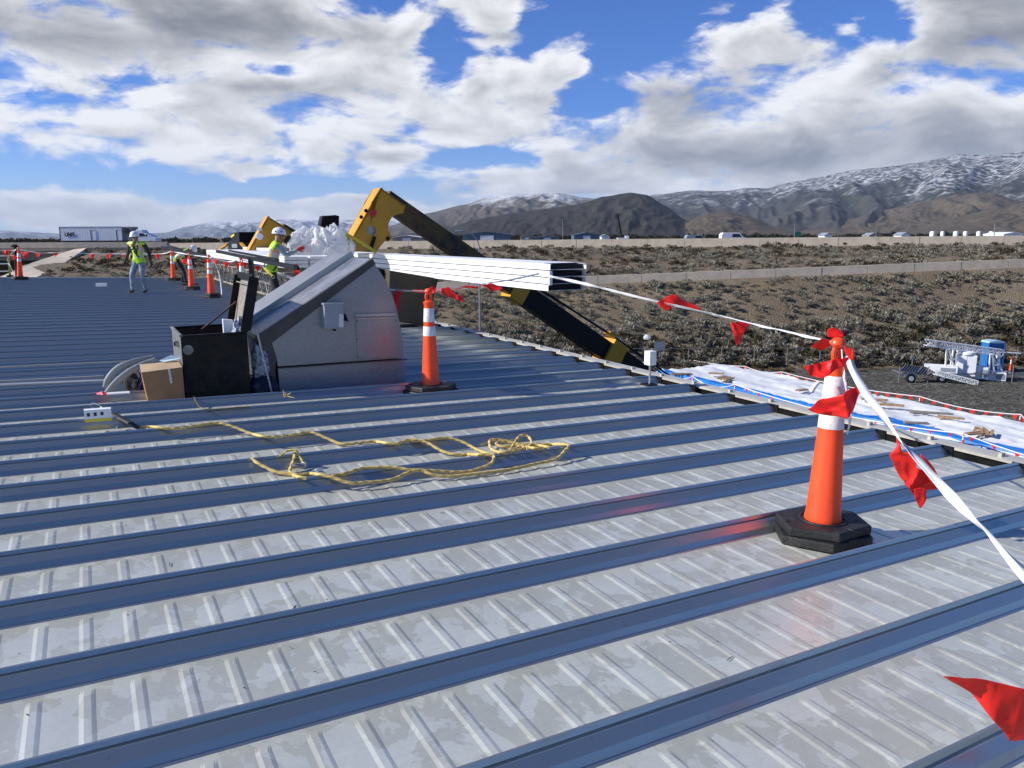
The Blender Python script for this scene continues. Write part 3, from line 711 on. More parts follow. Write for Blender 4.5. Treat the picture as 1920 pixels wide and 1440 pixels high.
m = MB(); b_ = hit_y(1168, 447, 340); m.box(b_-Vector((0, 0, 1.2)), (5, 3, 3)); m.box(b_+Vector((1.6, 0, .6)), (1.5, 2, 1.2)); m.build('cab', M_WHITE, cr_)
# white domed van and parked cars on the freeway
def car(px, y, label, L, H_, m_):
    b = hit_y(px, 447, y); t = thing('van', label, 'van', (b.x, y, .05)); z0 = .1
    pf = [(-L/2, .35), (-L/2, H_*.8), (-L/2+.25, H_), (L*.18, H_), (L*.33, H_*.62), (L/2-.1, H_*.5), (L/2, .4)]
    m = MB(); m.prism([Vector((b.x+x, y, z0+z)) for x, z in pf], (0, 1.9, 0)); m.build('body', m_, t, bevel=.05)
    m = MB(); m.prism([Vector((b.x+x, y-.01, z0+z)) for x, z in [(-L*.1, H_*.62), (-L*.1, H_*.9), (L*.15, H_*.9), (L*.26, H_*.62)]], (0, .02, 0)); m.build('window', M_GLASS, t)
    for sx in (-L*.32, L*.3):
        m = MB(); m.cyl((b.x+sx, y-.02, z0+.33), (b.x+sx, y+.25, z0+.33), .33, n=14); m.build('wheel', M_TIRE, t)
car(1378, 135, 'white van on the freeway, only its top showing over the wall', 4.6, 1.95, M_WHITE)
car(1308, 136, 'small pale car roof just over the freeway wall left of the white van', 3.9, 1.62, M_GREYBOX)
m = MB(); p = hit_y(1496, 440, 140); m.box((p.x, 140, p.z), (1.1, .08, 1.0)); m.cyl((p.x, 140.1, -.5), (p.x, 140.1, p.z), .06); tag(m.build('road_sign', mat('sign_green', (.02, .16, .10), .5)), 'small green road sign on the freeway right of centre', 'sign')

# ---- semi truck on the freeway
ty = 155.0
tr = thing('semi_truck', 'white semi truck with long box trailer on the freeway at left', 'truck', (hit_y(180, 455, ty).x, ty, .05))
xl, xr_ = hit_y(113, 440, ty).x, hit_y(229, 440, ty).x; zt = hit_y(170, 425.5, ty).z; zb = 1.02+.1
M_TRLR = mat('white_trailer_skin', (.84, .85, .85), .5, 0, .05, 1)
m = MB(); m.box(((xl+xr_)/2, ty+1.3, (zt+zb)/2), (xr_-xl, 2.6, zt-zb)); m.build('trailer_box', M_TRLR, tr)
m = MB(); 
for z_ in (zt, zb): m.box(((xl+xr_)/2, ty-.02, z_), (xr_-xl+.1, .05, .12))
m.build('rail', M_GREYBOX, tr)
for i in range(24):
    x = xl+(i+.5)*(xr_-xl)/24; MB().box((x, ty-.004, (zt+zb)/2), (.04, .012, zt-zb-.2)).build('side_post', M_TRLR, tr)
def px2x(px): return hit_y(px, 440, ty).x
for a_, b_, yt_ in ((171, 180, 431.5), (219, 228.5, 431.5)):
    z1 = hit_y(170, yt_, ty).z; d = MB(); d.box(((px2x(a_)+px2x(b_))/2, ty-.03, (z1+zb)/2), (px2x(b_)-px2x(a_), .06, z1-zb-.1)); dr = d.build('side_door', M_TRLR, tr)
    fr = MB(); fr.box((px2x(a_), ty-.07, (z1+zb)/2), (.12, .03, z1-zb)); fr.box(((px2x(a_)+px2x(b_))/2, ty-.07, z1), (px2x(b_)-px2x(a_), .03, .06)); fr.build('door_frame', M_TEXT, dr)
m = MB(); m.box((px2x(113)-.05, ty+1.3, (zt+zb)/2), (.16, 2.62, zt-zb+.1)); m.build('rear_frame', M_TEXT, tr)
xf0, xf1 = px2x(229), px2x(248.5)
m = MB(); m.box(((xf0+xf1)/2, ty+1.3, (zt+zb)/2), (xf1-xf0-.05, 2.5, zt-zb)); m.build('front_bulkhead', mat('grey_bulkhead', (.22, .225, .22), .6, 0, .2, 1), tr)
m = MB(); m.box((px2x(238), ty-.02, hit_y(238, 433, ty).z), (.95, .08, 1.05)); m.build('fairing_opening', M_GLASS, tr)
xc = px2x(248)
m = MB(); m.prism([Vector((xc+x, ty+.05, z)) for x, z in [(0, .9), (0, 2.35), (.9, 3.25), (1.9, 3.2), (2.35, 2.55), (2.9, 2.45), (4.1, 1.75), (4.6, 1.55), (4.7, .9)]], (0, 2.3, 0)); m.build('cab', M_WHITE, tr, bevel=.1)
m = MB(); m.prism([Vector((xc+x, ty+.02, z)) for x, z in [(1.0, 1.9), (1.0, 2.5), (2.1, 2.5), (2.7, 1.95)]], (0, .03, 0)); m.build('window', M_GLASS, tr)
m = MB(); m.box((xc+2.95, ty-.25, 2.15), (.12, .25, .5)); m.build('mirror', M_TEXT, tr)
for wx in (xl+1.3, xl+2.5, xc-1.2, xc-.1, xc+3.6):
    m = MB(); m.cyl((wx, ty-.02, .55), (wx, ty+.35, .55), .5, n=18); wh = m.build('wheel', M_TIRE, tr)
    m = MB(); m.cyl((wx, ty-.04, .55), (wx, ty-.02, .55), .28, n=14); m.build('rim', M_CHROME, wh)
m = MB(); m.box(((xl+xc)/2, ty+1.3, 1.0), (xc-xl, 1.0, .2)); m.build('chassis', M_TEXT, tr)
def text_obj(txt, size, name, m_, parent, P, X, Y, th=.01, w_scale=1.0, bold=0.0):
    cu = bpy.data.curves.new('t', 'FONT'); cu.body = txt; cu.size = size; cu.extrude = th; cu.offset = bold
    to = bpy.data.objects.new('t', cu); COL.objects.link(to); dg = bpy.context.evaluated_depsgraph_get()
    me = bpy.data.meshes.new_from_object(to.evaluated_get(dg)); bpy.data.objects.remove(to); bpy.data.curves.remove(cu)
    Nn = X.cross(Y); base = wloc(parent)
    for v in me.vertices: v.co = P + X*v.co.x*w_scale + Y*v.co.y + Nn*v.co.z - base
    me.name = name; me.materials.clear(); me.materials.append(m_); o = bpy.data.objects.new(name, me); COL.objects.link(o); o.parent = parent; return o
pz = hit_y(122, 443.0, ty)
text_obj('UNFI', 1.02, 'lettering', M_TEXT, tr, Vector((pz.x, ty-.06, pz.z)), Vector((1, 0, 0)), Z, .01, .85, .045)

# ================================================================== YARD BELOW
# white sheeted platform with blue edge
ZD = -9.4
def deck(a, b, h=0): p = A*a + B*b; return Vector((p.x, p.y, ZD+h))
DA0, DA1, DB0, DB1 = 40.0, 47.3, 6.0, 48.5
plat = thing('sheeted_platform', 'long low platform under rumpled white plastic sheeting beyond the gutter', 'platform', deck((DA0+DA1)/2, 30))
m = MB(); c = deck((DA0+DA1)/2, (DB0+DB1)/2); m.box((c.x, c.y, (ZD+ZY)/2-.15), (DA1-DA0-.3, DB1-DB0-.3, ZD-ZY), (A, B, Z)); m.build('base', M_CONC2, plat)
rows = []
nb, na = 150, 34
for i in range(nb+1):
    b = DB0+(DB1-DB0)*i/nb; row = [deck(DA0-.1, b, -.9)]
    for j in range(na+1):
        a = DA0+(DA1-DA0)*j/na + .35*noise.noise(Vector((b*.2, j*.2, 4)))*(j == na)
        h = .20*noise.noise(Vector((a*.9, b*.35, 0))) + .13*abs(noise.noise(Vector((a*1.6+b*.7, b*1.1, 5)))) + .08*noise.noise(Vector((a*5, b*4, 9)))
        row.append(deck(a, b, .12+h))
    row.append(deck(DA1+.15, b, -.95)); rows.append(row)
MB().grid(rows).build('tarp', M_TARPW, plat, smooth=True)
bt = MB(); rows = []
for i in range(181):
    b = DB0+(DB1-DB0-.3)*i/180; row = []
    wv = max(.18, .75+.55*noise.noise(Vector((b*.16, 2, 0)))+.3*noise.noise(Vector((b*.7, 2, 0))))
    if 29 < b: wv *= .62
    for j in range(7):
        a = DA0-.12+wv*1.35*j/6; h = .30+.10*noise.noise(Vector((a*2.5, b*1.1, 8)))+.06*noise.noise(Vector((a*6, b*4, 3)))
        row.append(deck(a, b, h if j else -.35))
    rows.append(row)
bt.grid(rows); tag(bt.build('blue_tarp', M_TARPB, smooth=True, loc=deck(DA0, 30)), 'crumpled blue tarp strip along the near edge of the white sheeting', 'tarp')
bt = None
# lumber dunnage lying on the sheeting
def lumber(px, py, n, L, ang, label, m_=M_WOOD):
    c = hit_z(px, py, ZD+.3); t = thing('lumber_pile', label, 'lumber', c)
    for i in range(n):
        th = ang+random.uniform(-.18, .18); d = Vector((math.cos(th), math.sin(th), 0)); s_ = Vector((-d.y, d.x, 0))
        q = c + s_*(i-(n-1)/2)*.24 + Z*(.06+.03*random.random())
        m = MB(); m.bar(q-d*L/2, q+d*L/2, .14, .09); m.build('board', m_, t)
lumber(1838, 808, 3, 1.1, 1.1, 'two small skids of brown boards at the right end of the white sheeting')
lumber(1826, 815, 2, 1.3, .25, 'single crossed brown boards in front of the skid at right', M_WOOD)
lumber(1850, 812, 3, 1.1, 1.0, 'rightmost skid of brown boards on the white sheeting')
lumber(1360, 711, 4, 1.3, .9, 'tan boards in a bundle at the left part of the white sheeting')
lumber(1278, 703, 3, 1.6, .15, 'tan boards lying nearest the far left end of the sheeting')
lumber(1664, 761, 2, 1.9, -.35, 'long tan board pair right of the near cone, near the back edge', M_WOOD)
lumber(1745, 776, 2, 2.4, -.3, 'dark boards on the back edge of the sheeting', M_GWOOD)
lumber(1782, 785, 2, 1.4, -.5, 'tan and dark boards right of the dark ones at the back edge', M_WOOD)
lumber(1343, 702, 2, 1.2, -.2, 'pale short boards behind the tan bundle at left', M_WOOD)
lumber(1503, 733, 2, .9, .5, 'small bent boards left of the near cone on the sheeting', M_WOOD)
lumber(1640, 751, 2, 1.6, -.3, 'pair of pale boards close behind the near cone', M_WOOD)
lumber(1718, 795, 2, 1.3, -.3, 'loose brown board near the blue tarp', M_GWOOD)
# white panel stack far left in the yard
m = MB(); q = [hit_z(1038, 661, -9.5), hit_z(1207, 684, -9.5), hit_z(1207, 693, -9.5), hit_z(1120, 690, -9.5), hit_z(1060, 676, -9.5)]
m.prism(q, (0, 0, -.8)); tag(m.build('wrapped_panel_stack', M_TARPW, loc=q[0]), 'white wrapped panel stack in the yard behind the lower end of the boom', 'panel stack')
m = MB(); p0 = hit_z(1183, 692, -9.2); m.bar(p0+Vector((-.6, 0, 0)), hit_z(1213, 690, -9.2), .8, .9); tag(m.build('white_crate', M_WHITE, loc=p0), 'long white crate in the yard beside the small post', 'crate')

# chain link fence posts at the foot of the slope
fn = thing('wire_fence', 'thin grey wire fence along the foot of the slope', 'fence', (10, 70.5, ZY))
for i in range(24):
    x = -8+i*3.05; MB().cyl((x, 70.6, ZY), (x, 70.6, ZY+1.75), .03, n=6).build('post', M_WEB, fn)
m = MB(); m.cyl((-8, 70.6, ZY+1.72), (62, 70.6, ZY+1.72), .012, n=4); m.cyl((-8, 70.6, ZY+.9), (62, 70.6, ZY+.9), .01, n=4); m.cyl((-8, 70.6, ZY+.2), (62, 70.6, ZY+.2), .01, n=4); m.build('wire', M_WEB, fn)
m = MB(); p = hit_y(1237, 649, 70.3); m.box(p, (1.0, .04, .8)); m.cyl(p-Vector((0, -.04, .4)), Vector((p.x, 70.34, ZY)), .03, n=6); tag(m.build('fence_sign', M_GREYBOX), 'small grey sign plate on the wire fence above the near white post', 'sign')
m = MB(); p = hit_y(1213, 633, 73); m.lathe([(.02, -.2), (.3, -.15), (.35, .05), (.2, .25), (.02, .3)], p, 8); tag(m.build('plastic_bag', M_WPLAS), 'white plastic bag caught in the sagebrush', 'bag')

# ---- delineator cones
def cone_proto(label):
    t = thing('delineator_cone', label, 'traffic cone', (0, 0, 0), 'tall orange delineator cones')
    for z0, z1, r, rot in ((0, .052, .305, 0), (.054, .105, .285, .12)):
        m = MB(); n = 6; pr = []
        for rr, zz in ((r*.985, z0), (r, z0+.008), (r, z1-.008), (r*.975, z1)):
            pr.append([Vector((rr*math.cos(rot+i*math.pi/3)*1.0, rr*math.sin(rot+i*math.pi/3)*.84, zz)) for i in range(n)])
        vs = sum(pr, []); fs = []
        for k in range(3):
            for i in range(n): fs.append((k*n+i, k*n+(i+1) % n, (k+1)*n+(i+1) % n, (k+1)*n+i))
        fs += [tuple(range(n))[::-1], tuple(range(3*n, 4*n))]; m.add(vs, fs)
        for i in (0, 2, 4): # lug notches
            th = rot+i*math.pi/3+math.pi/6; m.box((r*.80*math.cos(th), r*.68*math.sin(th), z1), (.07, .03, .012), (Vector((-math.sin(th), math.cos(th), 0)), Vector((math.cos(th), math.sin(th), 0)), Z))
        m.build('base_ring', M_RUBBER, t, bevel=.004)
    m = MB(); m.lathe([(.135, .100), (.132, .112), (.120, .112), (.118, .100)], n=28); m.build('socket_collar', M_RUBBER, t, smooth=True)
    def rr(z): return .098-(z-.1)*(.098-.053)/.80
    m = MB(); m.lathe([(.101, .10), (.101, .125), (rr(.14), .14), (rr(.4), .4), (rr(.64), .64), (rr(.742), .742), (rr(.79), .79), (rr(.94), .94), (.0545, .985), (.058, .99), (.058, 1.005), (.040, 1.012), (.030, 1.02)], n=28); bd = m.build('tube', M_ORANGE, t, smooth=True)
    for z0, z1 in ((.64, .742), (.79, .935)):
        m = MB(); m.lathe([(rr(z0)+.0008, z0), (rr(z0)+.0025, z0+.002), (rr(z1)+.0025, z1-.002), (rr(z1)+.0008, z1)], n=28); m.build('reflective_collar', M_WREF, t, smooth=True)
    m = MB(); pts = [Vector((.026*math.cos(q), 0, 1.055+.042*math.sin(q))) for q in np.linspace(-.5*math.pi-.9, 1.5*math.pi-.9+.0, 15)]
    m.tube(pts, .0125, 8, flat=1.3); m.build('handle_loop', M_ORANGE, t, smooth=True)
    m = MB(); m.lathe([(.014, 1.088), (.030, 1.095), (.042, 1.110), (.040, 1.128), (.024, 1.143), (.006, 1.147)], n=16); m.build('knob', M_ORANGE, t, smooth=True)
    return t
near_cone = cone_proto('nearest orange cone on a black hexagonal base in the right foreground')
near_cone.location = R(3.56, 2.80, .008); near_cone.rotation_euler = (rad(-.6), rad(1.6), .45)
def put_cone(px, py, label, h=.089, sc=1.0, tilt=(0, 0)):
    c = copy_tree(near_cone, label); c.location = hit_roof(px, py, h); c.rotation_euler = (tilt[0], tilt[1], random.uniform(0, 3)); c.scale = (sc,)*3; return c
c2 = put_cone(808, 738, 'orange cone with two white collars right of the metal vent hood', .008); c2.rotation_euler = (0, 0, .2)
c3 = put_cone(397, 557, 'orange cone left of the open tool chest, nearest of the left row', .089)
c4 = put_cone(360, 543, 'orange cone in the middle of the three cones left of the lattice trusses', .089)
c5 = put_cone(326, 526, 'orange cone beside the bent over worker', .089)
c6 = put_cone(458, 571, 'orange cone half hidden behind the raised chest lid', .089)
c7 = put_cone(38, 524, 'orange cone alone at the far left edge of the roof', .089, 1.0, (rad(2), rad(3)))

# ---- tapes and pennants
def crump(p, s, amp, fr=18):
    q = p*fr + Vector((s, s*2, 0))
    return p + noise.noise_vector(q)*amp + Vector((.3, -1, .2))*(amp*.7*((1-abs(noise.noise(q*1.1)))**4 - .35*abs(noise.noise(q*2.3))))
def pennant(t, tops, bots, ncol0=14, nrow0=9, amp=.006, seed=0, fr=16, name='pennant', m_=None):
    # sheet lofted between two edge polylines of 3D points
    def samp(L, u):
        x = u*(len(L)-1); i = min(int(x), len(L)-2); return L[i].lerp(L[i+1], x-i)
    rows = []; ncol = ncol0*2; nrow = nrow0*2
    for j in range(nrow+1):
        v = j/nrow
        rows.append([crump(samp(tops, i/ncol).lerp(samp(bots, i/ncol), v), seed, amp, fr) for i in range(ncol+1)])
    m = MB(); m.grid(rows); o = m.build(name, m_ or M_RED, t, smooth=True)
    sol = o.modifiers.new('thickness', 'SOLIDIFY'); sol.thickness = .0006
    return o
def ribbon(t, pts, wd, tw=1.5, seed=0, sub=8, name='ribbon', m_=None, twist0=.4):
    P = []
    n = len(pts)
    for i in range(n-1):
        p0, p1, p2, p3 = pts[max(i-1, 0)], pts[i], pts[i+1], pts[min(i+2, n-1)]
        for k in range(sub):
            u = k/sub; P.append(.5*((2*p1)+(-p0+p2)*u+(2*p0-5*p1+4*p2-p3)*u*u+(-p0+3*p1-3*p2+p3)*u**3))
    P.append(pts[-1]); rows = []; acc = 0
    for i, p in enumerate(P):
        d = (P[min(i+1, len(P)-1)]-P[max(i-1, 0)]).normalized(); acc += (p-P[max(i-1, 0)]).length
        s_ = d.cross(Z); s_ = s_.normalized() if s_.length > 1e-3 else Vector((1, 0, 0)); u_ = s_.cross(d)
        th = twist0 + acc*tw + 1.0*noise.noise(Vector((acc*2.2, seed, 0)))
        w_ = wd*(.72+.28*noise.noise(Vector((acc*5, seed, 3)))); e = (u_*math.cos(th)+s_*math.sin(th))*w_/2; c_ = (u_*math.sin(th)-s_*math.cos(th))*w_*.22
        rows.append([p-e, p+c_, p+e])
    m = MB(); m.grid(rows); o = m.build(name, m_ or M_TAPE, t, smooth=True); sol = o.modifiers.new('thickness', 'SOLIDIFY'); sol.thickness = .0012
    return o
# near tape: from the panel bundle to the near cone and on past the camera
T0 = 4.40
ft = thing('pennant_tape', 'white twisted tape with big red pennants tied to the nearest cone', 'flag tape', hit_roof(1556, 640, 1.2))
tp1 = [(1026, 517, 10.9), (1100, 533, 10.2), (1200, 558, 9.0), (1310, 583, 7.4), (1420, 610, 5.8), (1500, 628, 4.8), (1548, 640, 4.30), (1572, 644, 4.26)]
ribbon(ft, [depth(*p) for p in tp1], .056, .22, 1, twist0=.1)
tp2 = [(1572, 644, 4.26), (1588, 662, 4.22), (1598, 690, 4.15), (1620, 732, 4.0), (1650, 772, 3.85), (1684, 818, 3.7), (1722, 862, 3.55), (1756, 900, 3.45), (1800, 948, 3.3), (1850, 998, 3.1), (1885, 1038, 2.95), (1925, 1082, 2.8), (1990, 1160, 2.6), (2070, 1270, 2.4), (2160, 1390, 2.2)]
ribbon(ft, [depth(*p) for p in tp2], .060, 4.6, 5)
def DP(L, t): return [depth(x, y, t if len(r) == 0 else r[0]) for x, y, *r in L]
# pennants (outlines, crumpled)
pennant(ft, DP([(1519, 650), (1540, 634), (1556, 637)], 4.22), DP([(1519, 650), (1538, 657), (1554, 650)], 4.24), 8, 5, .006, 1)
pennant(ft, DP([(1550, 617), (1562, 613), (1580, 622)], 4.30), DP([(1552, 632), (1566, 634), (1582, 632)], 4.26), 6, 4, .008, 2)
pennant(ft, DP([(1583, 650), (1598, 655), (1598, 668)], 4.16), DP([(1584, 660), (1590, 672), (1597, 676)], 4.18), 6, 4, .007, 2)
pennant(ft, DP([(1507, 686), (1530, 678), (1560, 677), (1592, 668, 4.18)], 4.17), DP([(1507, 690), (1518, 703), (1538, 713, 4.14), (1588, 684)], 4.17), 14, 8, .017, 3, 12)
pennant(ft, DP([(1516, 768), (1544, 745), (1580, 738, 4.10), (1604, 725), (1608, 698)], 4.16), DP([(1516, 768), (1558, 780), (1588, 784, 4.12), (1598, 770), (1620, 722)], 4.16), 16, 9, .018, 4, 12)
pennant(ft, DP([(1679, 819), (1690, 844), (1709, 852), (1713, 874), (1722, 880), (1728, 856)], 3.62), DP([(1679, 819), (1669, 858), (1686, 898), (1713, 928), (1738, 918), (1768, 920)], 3.64), 20, 8, .017, 6, 14)
pennant(ft, DP([(1713, 915), (1725, 912), (1738, 916)], 3.60), DP([(1713, 932), (1724, 953), (1735, 936)], 3.60), 7, 6, .006, 7)
pennant(ft, DP([(1725, 850), (1742, 868), (1760, 896)], 3.58), DP([(1729, 880), (1745, 905), (1770, 921)], 3.6), 8, 6, .008, 8)
pennant(ft, DP([(1231, 568), (1262, 553), (1282, 562), (1312, 580)], 8.3), DP([(1234, 572), (1262, 576), (1285, 577), (1312, 583)], 8.3), 10, 5, .02, 9, 8)
pennant(ft, DP([(1230, 568), (1245, 569), (1260, 572)], 8.4), DP([(1236, 574), (1248, 582), (1258, 580)], 8.4), 6, 4, .015, 10, 8)
pennant(ft, DP([(1367, 603), (1388, 603), (1411, 602)], 6.5), DP([(1375, 632), (1382, 651), (1389, 640)], 6.5), 8, 8, .018, 11, 7)
pennant(ft, DP([(1766, 1266), (1830, 1272), (1880, 1281), (1930, 1293), (1990, 1300, 2.4)], 2.3), DP([(1768, 1268), (1822, 1300), (1862, 1352, 2.32), (1892, 1388), (1992, 1390, 2.4)], 2.34), 16, 9, .006, 12, 12)
ribbon(ft, [depth(*p) for p in [(1578, 655, 4.2), (1582, 700, 4.2), (1590, 745, 4.22), (1594, 785, 4.25), (1588, 815, 4.3)]], .022, 2, 8, name='loose_tape_end')
ribbon(ft, [depth(*p) for p in [(1536, 716, 4.16), (1528, 724, 4.15), (1521, 735, 4.15)]], .03, 1, 8, name='loose_tape_end')
# tape from bundle to second cone and behind the vent
ft2 = thing('pennant_tape', 'white tape with small red pennants tied to the cone right of the vent hood', 'flag tape', hit_roof(808, 545, 1.2))
d2 = 8.45
ribbon(ft2, [depth(*p) for p in [(1010, 513, 10.7), (960, 524, 10.0), (900, 533, 9.2), (850, 541, 8.7), (815, 547, d2-.05), (790, 546, d2), (760, 545, 8.9), (728, 543, 9.9), (700, 541, 10.6)]], .04, .6, 3)
pennant(ft2, DP([(825, 541), (840, 537), (852, 548), (868, 557)], 8.5), DP([(825, 548), (846, 557), (862, 564), (871, 568)], 8.5), 8, 5, .02, 1, 8)
pennant(ft2, DP([(901, 533), (920, 531), (944, 542)], 9.3), DP([(912, 540), (919, 548), (940, 545)], 9.3), 8, 5, .018, 2, 8)
pennant(ft2, DP([(853, 540), (870, 535), (897, 537)], 8.9), DP([(853, 543), (872, 540), (897, 541)], 8.9), 6, 3, .01, 3, 8)
pennant(ft2, DP([(738, 545), (746, 545), (755, 546)], 9.4), DP([(739, 585), (745, 588), (749, 565)], 9.4), 6, 9, .025, 4, 6)
pennant(ft2, DP([(776, 543), (790, 543), (805, 546)], 8.6), DP([(776, 547), (790, 549), (805, 548)], 8.6), 6, 3, .01, 5, 6)
pennant(ft2, DP([(804, 540), (810, 536), (817, 541)], d2-.08), DP([(805, 550), (811, 552), (816, 549)], d2-.1), 5, 5, .012, 6)
# tape line on the left row of cones
def conetop(c, z=1.08): return c.location + Z*z
ft3 = thing('pennant_tape', 'white tape and red pennants strung along the left row of cones', 'flag tape', conetop(c3))
pts = [conetop(c7), depth(75, 474, 29), depth(110, 474, 29), depth(200, 476, 29.5), depth(300, 476, 30.5), conetop(c5), conetop(c4), conetop(c3), depth(430, 491, 21.5), conetop(c6), depth(500, 503, 18), depth(545, 520, 16), depth(580, 523, 15)]
ribbon(ft3, pts, .06, .5, 2)
ribbon(ft3, [conetop(c7), depth(14, 485, 29.3), depth(20, 500, 29.4), depth(25, 510, 29.4)], .05, .5, 2, name='loose_tape_end')
ribbon(ft3, [conetop(c3), depth(405, 498, 22.1), depth(413, 523, 22), depth(416, 553, 21.9)], .045, .5, 2, name='loose_tape_end')
ribbon(ft3, [conetop(c7), depth(20, 470, 29.1), depth(-20, 468, 28)], .06, .5, 3)
for i, (px, py, tt, s_) in enumerate([(48, 473, 29, 1.6), (27, 479, 28.9, 1.3), (72, 475, 29, 1), (104, 475, 29, 1), (172, 477, 29.3, 1.2), (204, 477, 29.5, 1.2), (235, 477, 29.9, 1), (295, 477, 30.4, 1.1), (352, 486, 25.7, 1.5), (344, 487, 25.5, 1.2), (388, 487, 22.3, 1.2), (404, 487, 22.2, 1.5), (425, 492, 21.6, 1.4), (447, 494, 21, 1.3), (456, 494, 20.3, 1.6), (483, 499, 18.6, 1.4), (12, 469, 28.6, 1.5)]):
    w_ = 10*s_*.5; h_ = 7*s_
    pennant(ft3, DP([(px-w_, py), (px, py-1), (px+w_, py)], tt), DP([(px-w_*.3, py+h_), (px, py+h_), (px+w_*.3, py+h_*.9)], tt), 5, 4, .03, i, 4)
pennant(ft3, DP([(553, 498), (558, 496), (562, 512), (578, 525)], 14.6), DP([(553, 525), (557, 530), (562, 530), (568, 528)], 14.6), 8, 6, .03, 31, 5)

# small cones and pennant lines round the platform
def lowcone(px, py, z, label, sc=.70):
    c = copy_tree(near_cone, label); c.location = hit_z(px, py, z); c.rotation_euler = (0, 0, random.uniform(0, 3)); c.scale = (sc,)*3; c['group'] = 'small cones round the sheeted platform'; return c
far_c = [lowcone(1258, 679, ZY, 'small cone at the far left corner of the pennant line beyond the sheeting'), lowcone(1397, 703, ZY, 'small red cone behind the sheeting, left of the near cone'),
         lowcone(1465, 714, ZY, 'small cone second from the left behind the near cone'), lowcone(1723, 763, ZY, 'small white banded cone behind the sheeting below the solar trailer'), lowcone(1911, 799, ZY, 'small cone behind the sheeting at the right picture edge')]
near_c = [lowcone(1298, 725, ZD+.12, 'small cone on the near edge of the sheeting, farthest left'), lowcone(1377, 741, ZD+.12, 'small thin cone on the near edge left of the foreground cone'), lowcone(1804, 840, ZD+.12, 'small cone on the near edge beside the brown board skids')]
def pennant_line(name, label, pts, npen, sz, sag=.25):
    t = thing(name, label, 'flag line', pts[0]); P = []
    for a_, b_ in zip(pts, pts[1:]):
        for k in range(8):
            u = k/8; P.append(a_.lerp(b_, u)-Z*sag*4*u*(1-u))
    P.append(pts[-1]); m = MB(); m.tube(P, .035, 5); m.build('line', M_TAPE, t)
    L = [(P[i+1]-P[i]).length for i in range(len(P)-1)]; tot = sum(L)
    for q in range(npen):
        s_ = (q+.5)/npen*tot; i = 0
        while s_ > L[i]: s_ -= L[i]; i += 1
        p = P[i].lerp(P[i+1], s_/L[i]); d = (P[i+1]-P[i]).normalized(); w_ = sz*random.uniform(.8, 1.1); k = Vector((random.uniform(-.1, .1), random.uniform(-.2, .2), 0))*sz
        m = MB(); m.add([p-d*w_/2, p+d*w_/2, p-Z*w_*1.15+k, p+Vector((.02, -.06, -.35*w_))], [(0, 3, 2), (3, 1, 2), (0, 1, 3)]); m.build('pennant', M_RED, t)
    return t
tops = [c.location+Z*1.08*.70 for c in far_c]
pennant_line('pennant_line', 'long red pennant line on small cones behind the white sheeting', [hit_z(1200, 665, ZY+.8)]+tops+[hit_z(1990, 822, ZY+.8)], 46, .40)
tops = [deck(DA0+.3, 48, .85)]+[c.location+Z*1.08*.70 for c in near_c]+[deck(DA0+.5, 12, .8)]
pennant_line('pennant_line', 'fallen red pennant line lying along the near edge of the sheeting', [p-Z*(.45 if i not in (1, 2, 3) else 0) for i, p in enumerate(tops)], 34, .27, .45)

# ---- solar / mast trailers, toilet
YT = 62.5
def G(px, y=YT): return hit_y(px, 700, y).x
def zpx(px, py, y=YT): return hit_y(px, py, y).z
tt = thing('mast_trailer', 'white trailer with folded lattice mast, cabinet and tilted solar panels', 'trailer', (G(1800), YT, ZY))
zf = ZY+.75
m = MB()
for dy in (0, 1.6):
    m.bar((G(1690), YT+dy, zf), (G(1918), YT+dy+.1, zf-.15), .1, .12)
for k in range(7):
    x = G(1692)+k*1.5; m.bar((x, YT, zf), (x, YT+1.6, zf), .1, .1)
m.build('frame', M_GALV2, tt)
m = MB(); m.bar((G(1880), YT+.8, zf-.1), (G(1935), YT+.8, zf-.25), .14, .14); m.build('tongue', M_GALV2, tt)
for px, sz in ((1706, .36), (1764, .34)):
    x = G(px); m = MB(); m.tube([(x, YT-.32, ZY+.36), (x, YT-.10, ZY+.36)], .36, 18); wl = m.build('wheel', M_TIRE, tt)
    m = MB(); m.tube([(x, YT-.34, ZY+.36), (x, YT-.32, ZY+.36)], .2, 14); m.build('rim', M_WHITE, wl)
    m = MB(); pp = [Vector((x+.47*math.cos(q), YT-.22, ZY+.36+.47*math.sin(q))) for q in np.linspace(.15, math.pi-.15, 9)]; m.tube(pp, .04, 6, flat=3.2); m.build('fender', M_GALV2, tt)
for (x0, x1, yb0, yb1, yt0, yt1) in ((1688, 1720, 695, 698, 684, 688), (1720, 1750, 699, 706, 687, 696)):
    a_, b_ = hit_y(x0, yb0, YT-.3), hit_y(x1, yb1, YT-.3); c_, d_ = hit_y(x1+7, yt1, YT+.7), hit_y(x0+10, yt0, YT+.7)
    m = MB(); m.prism([a_, b_, c_, d_], (0, .05, -.04)); sp2 = m.build('solar_panel', M_PV, tt)
    for u in np.linspace(0, 1, 7): m = MB(); m.bar(a_.lerp(b_, u)+Vector((0, -.02, .02)), d_.lerp(c_, u)+Vector((0, -.02, .02)), .03 if 0 < u < 1 else .08, .03); m.build('frame_bar', M_CHROME, sp2)
    for u in (0, 1): m = MB(); m.bar(a_.lerp(d_, u)+Vector((0, -.02, .03)), b_.lerp(c_, u)+Vector((0, -.02, .03)), .08, .03); m.build('frame_bar', M_CHROME, sp2)
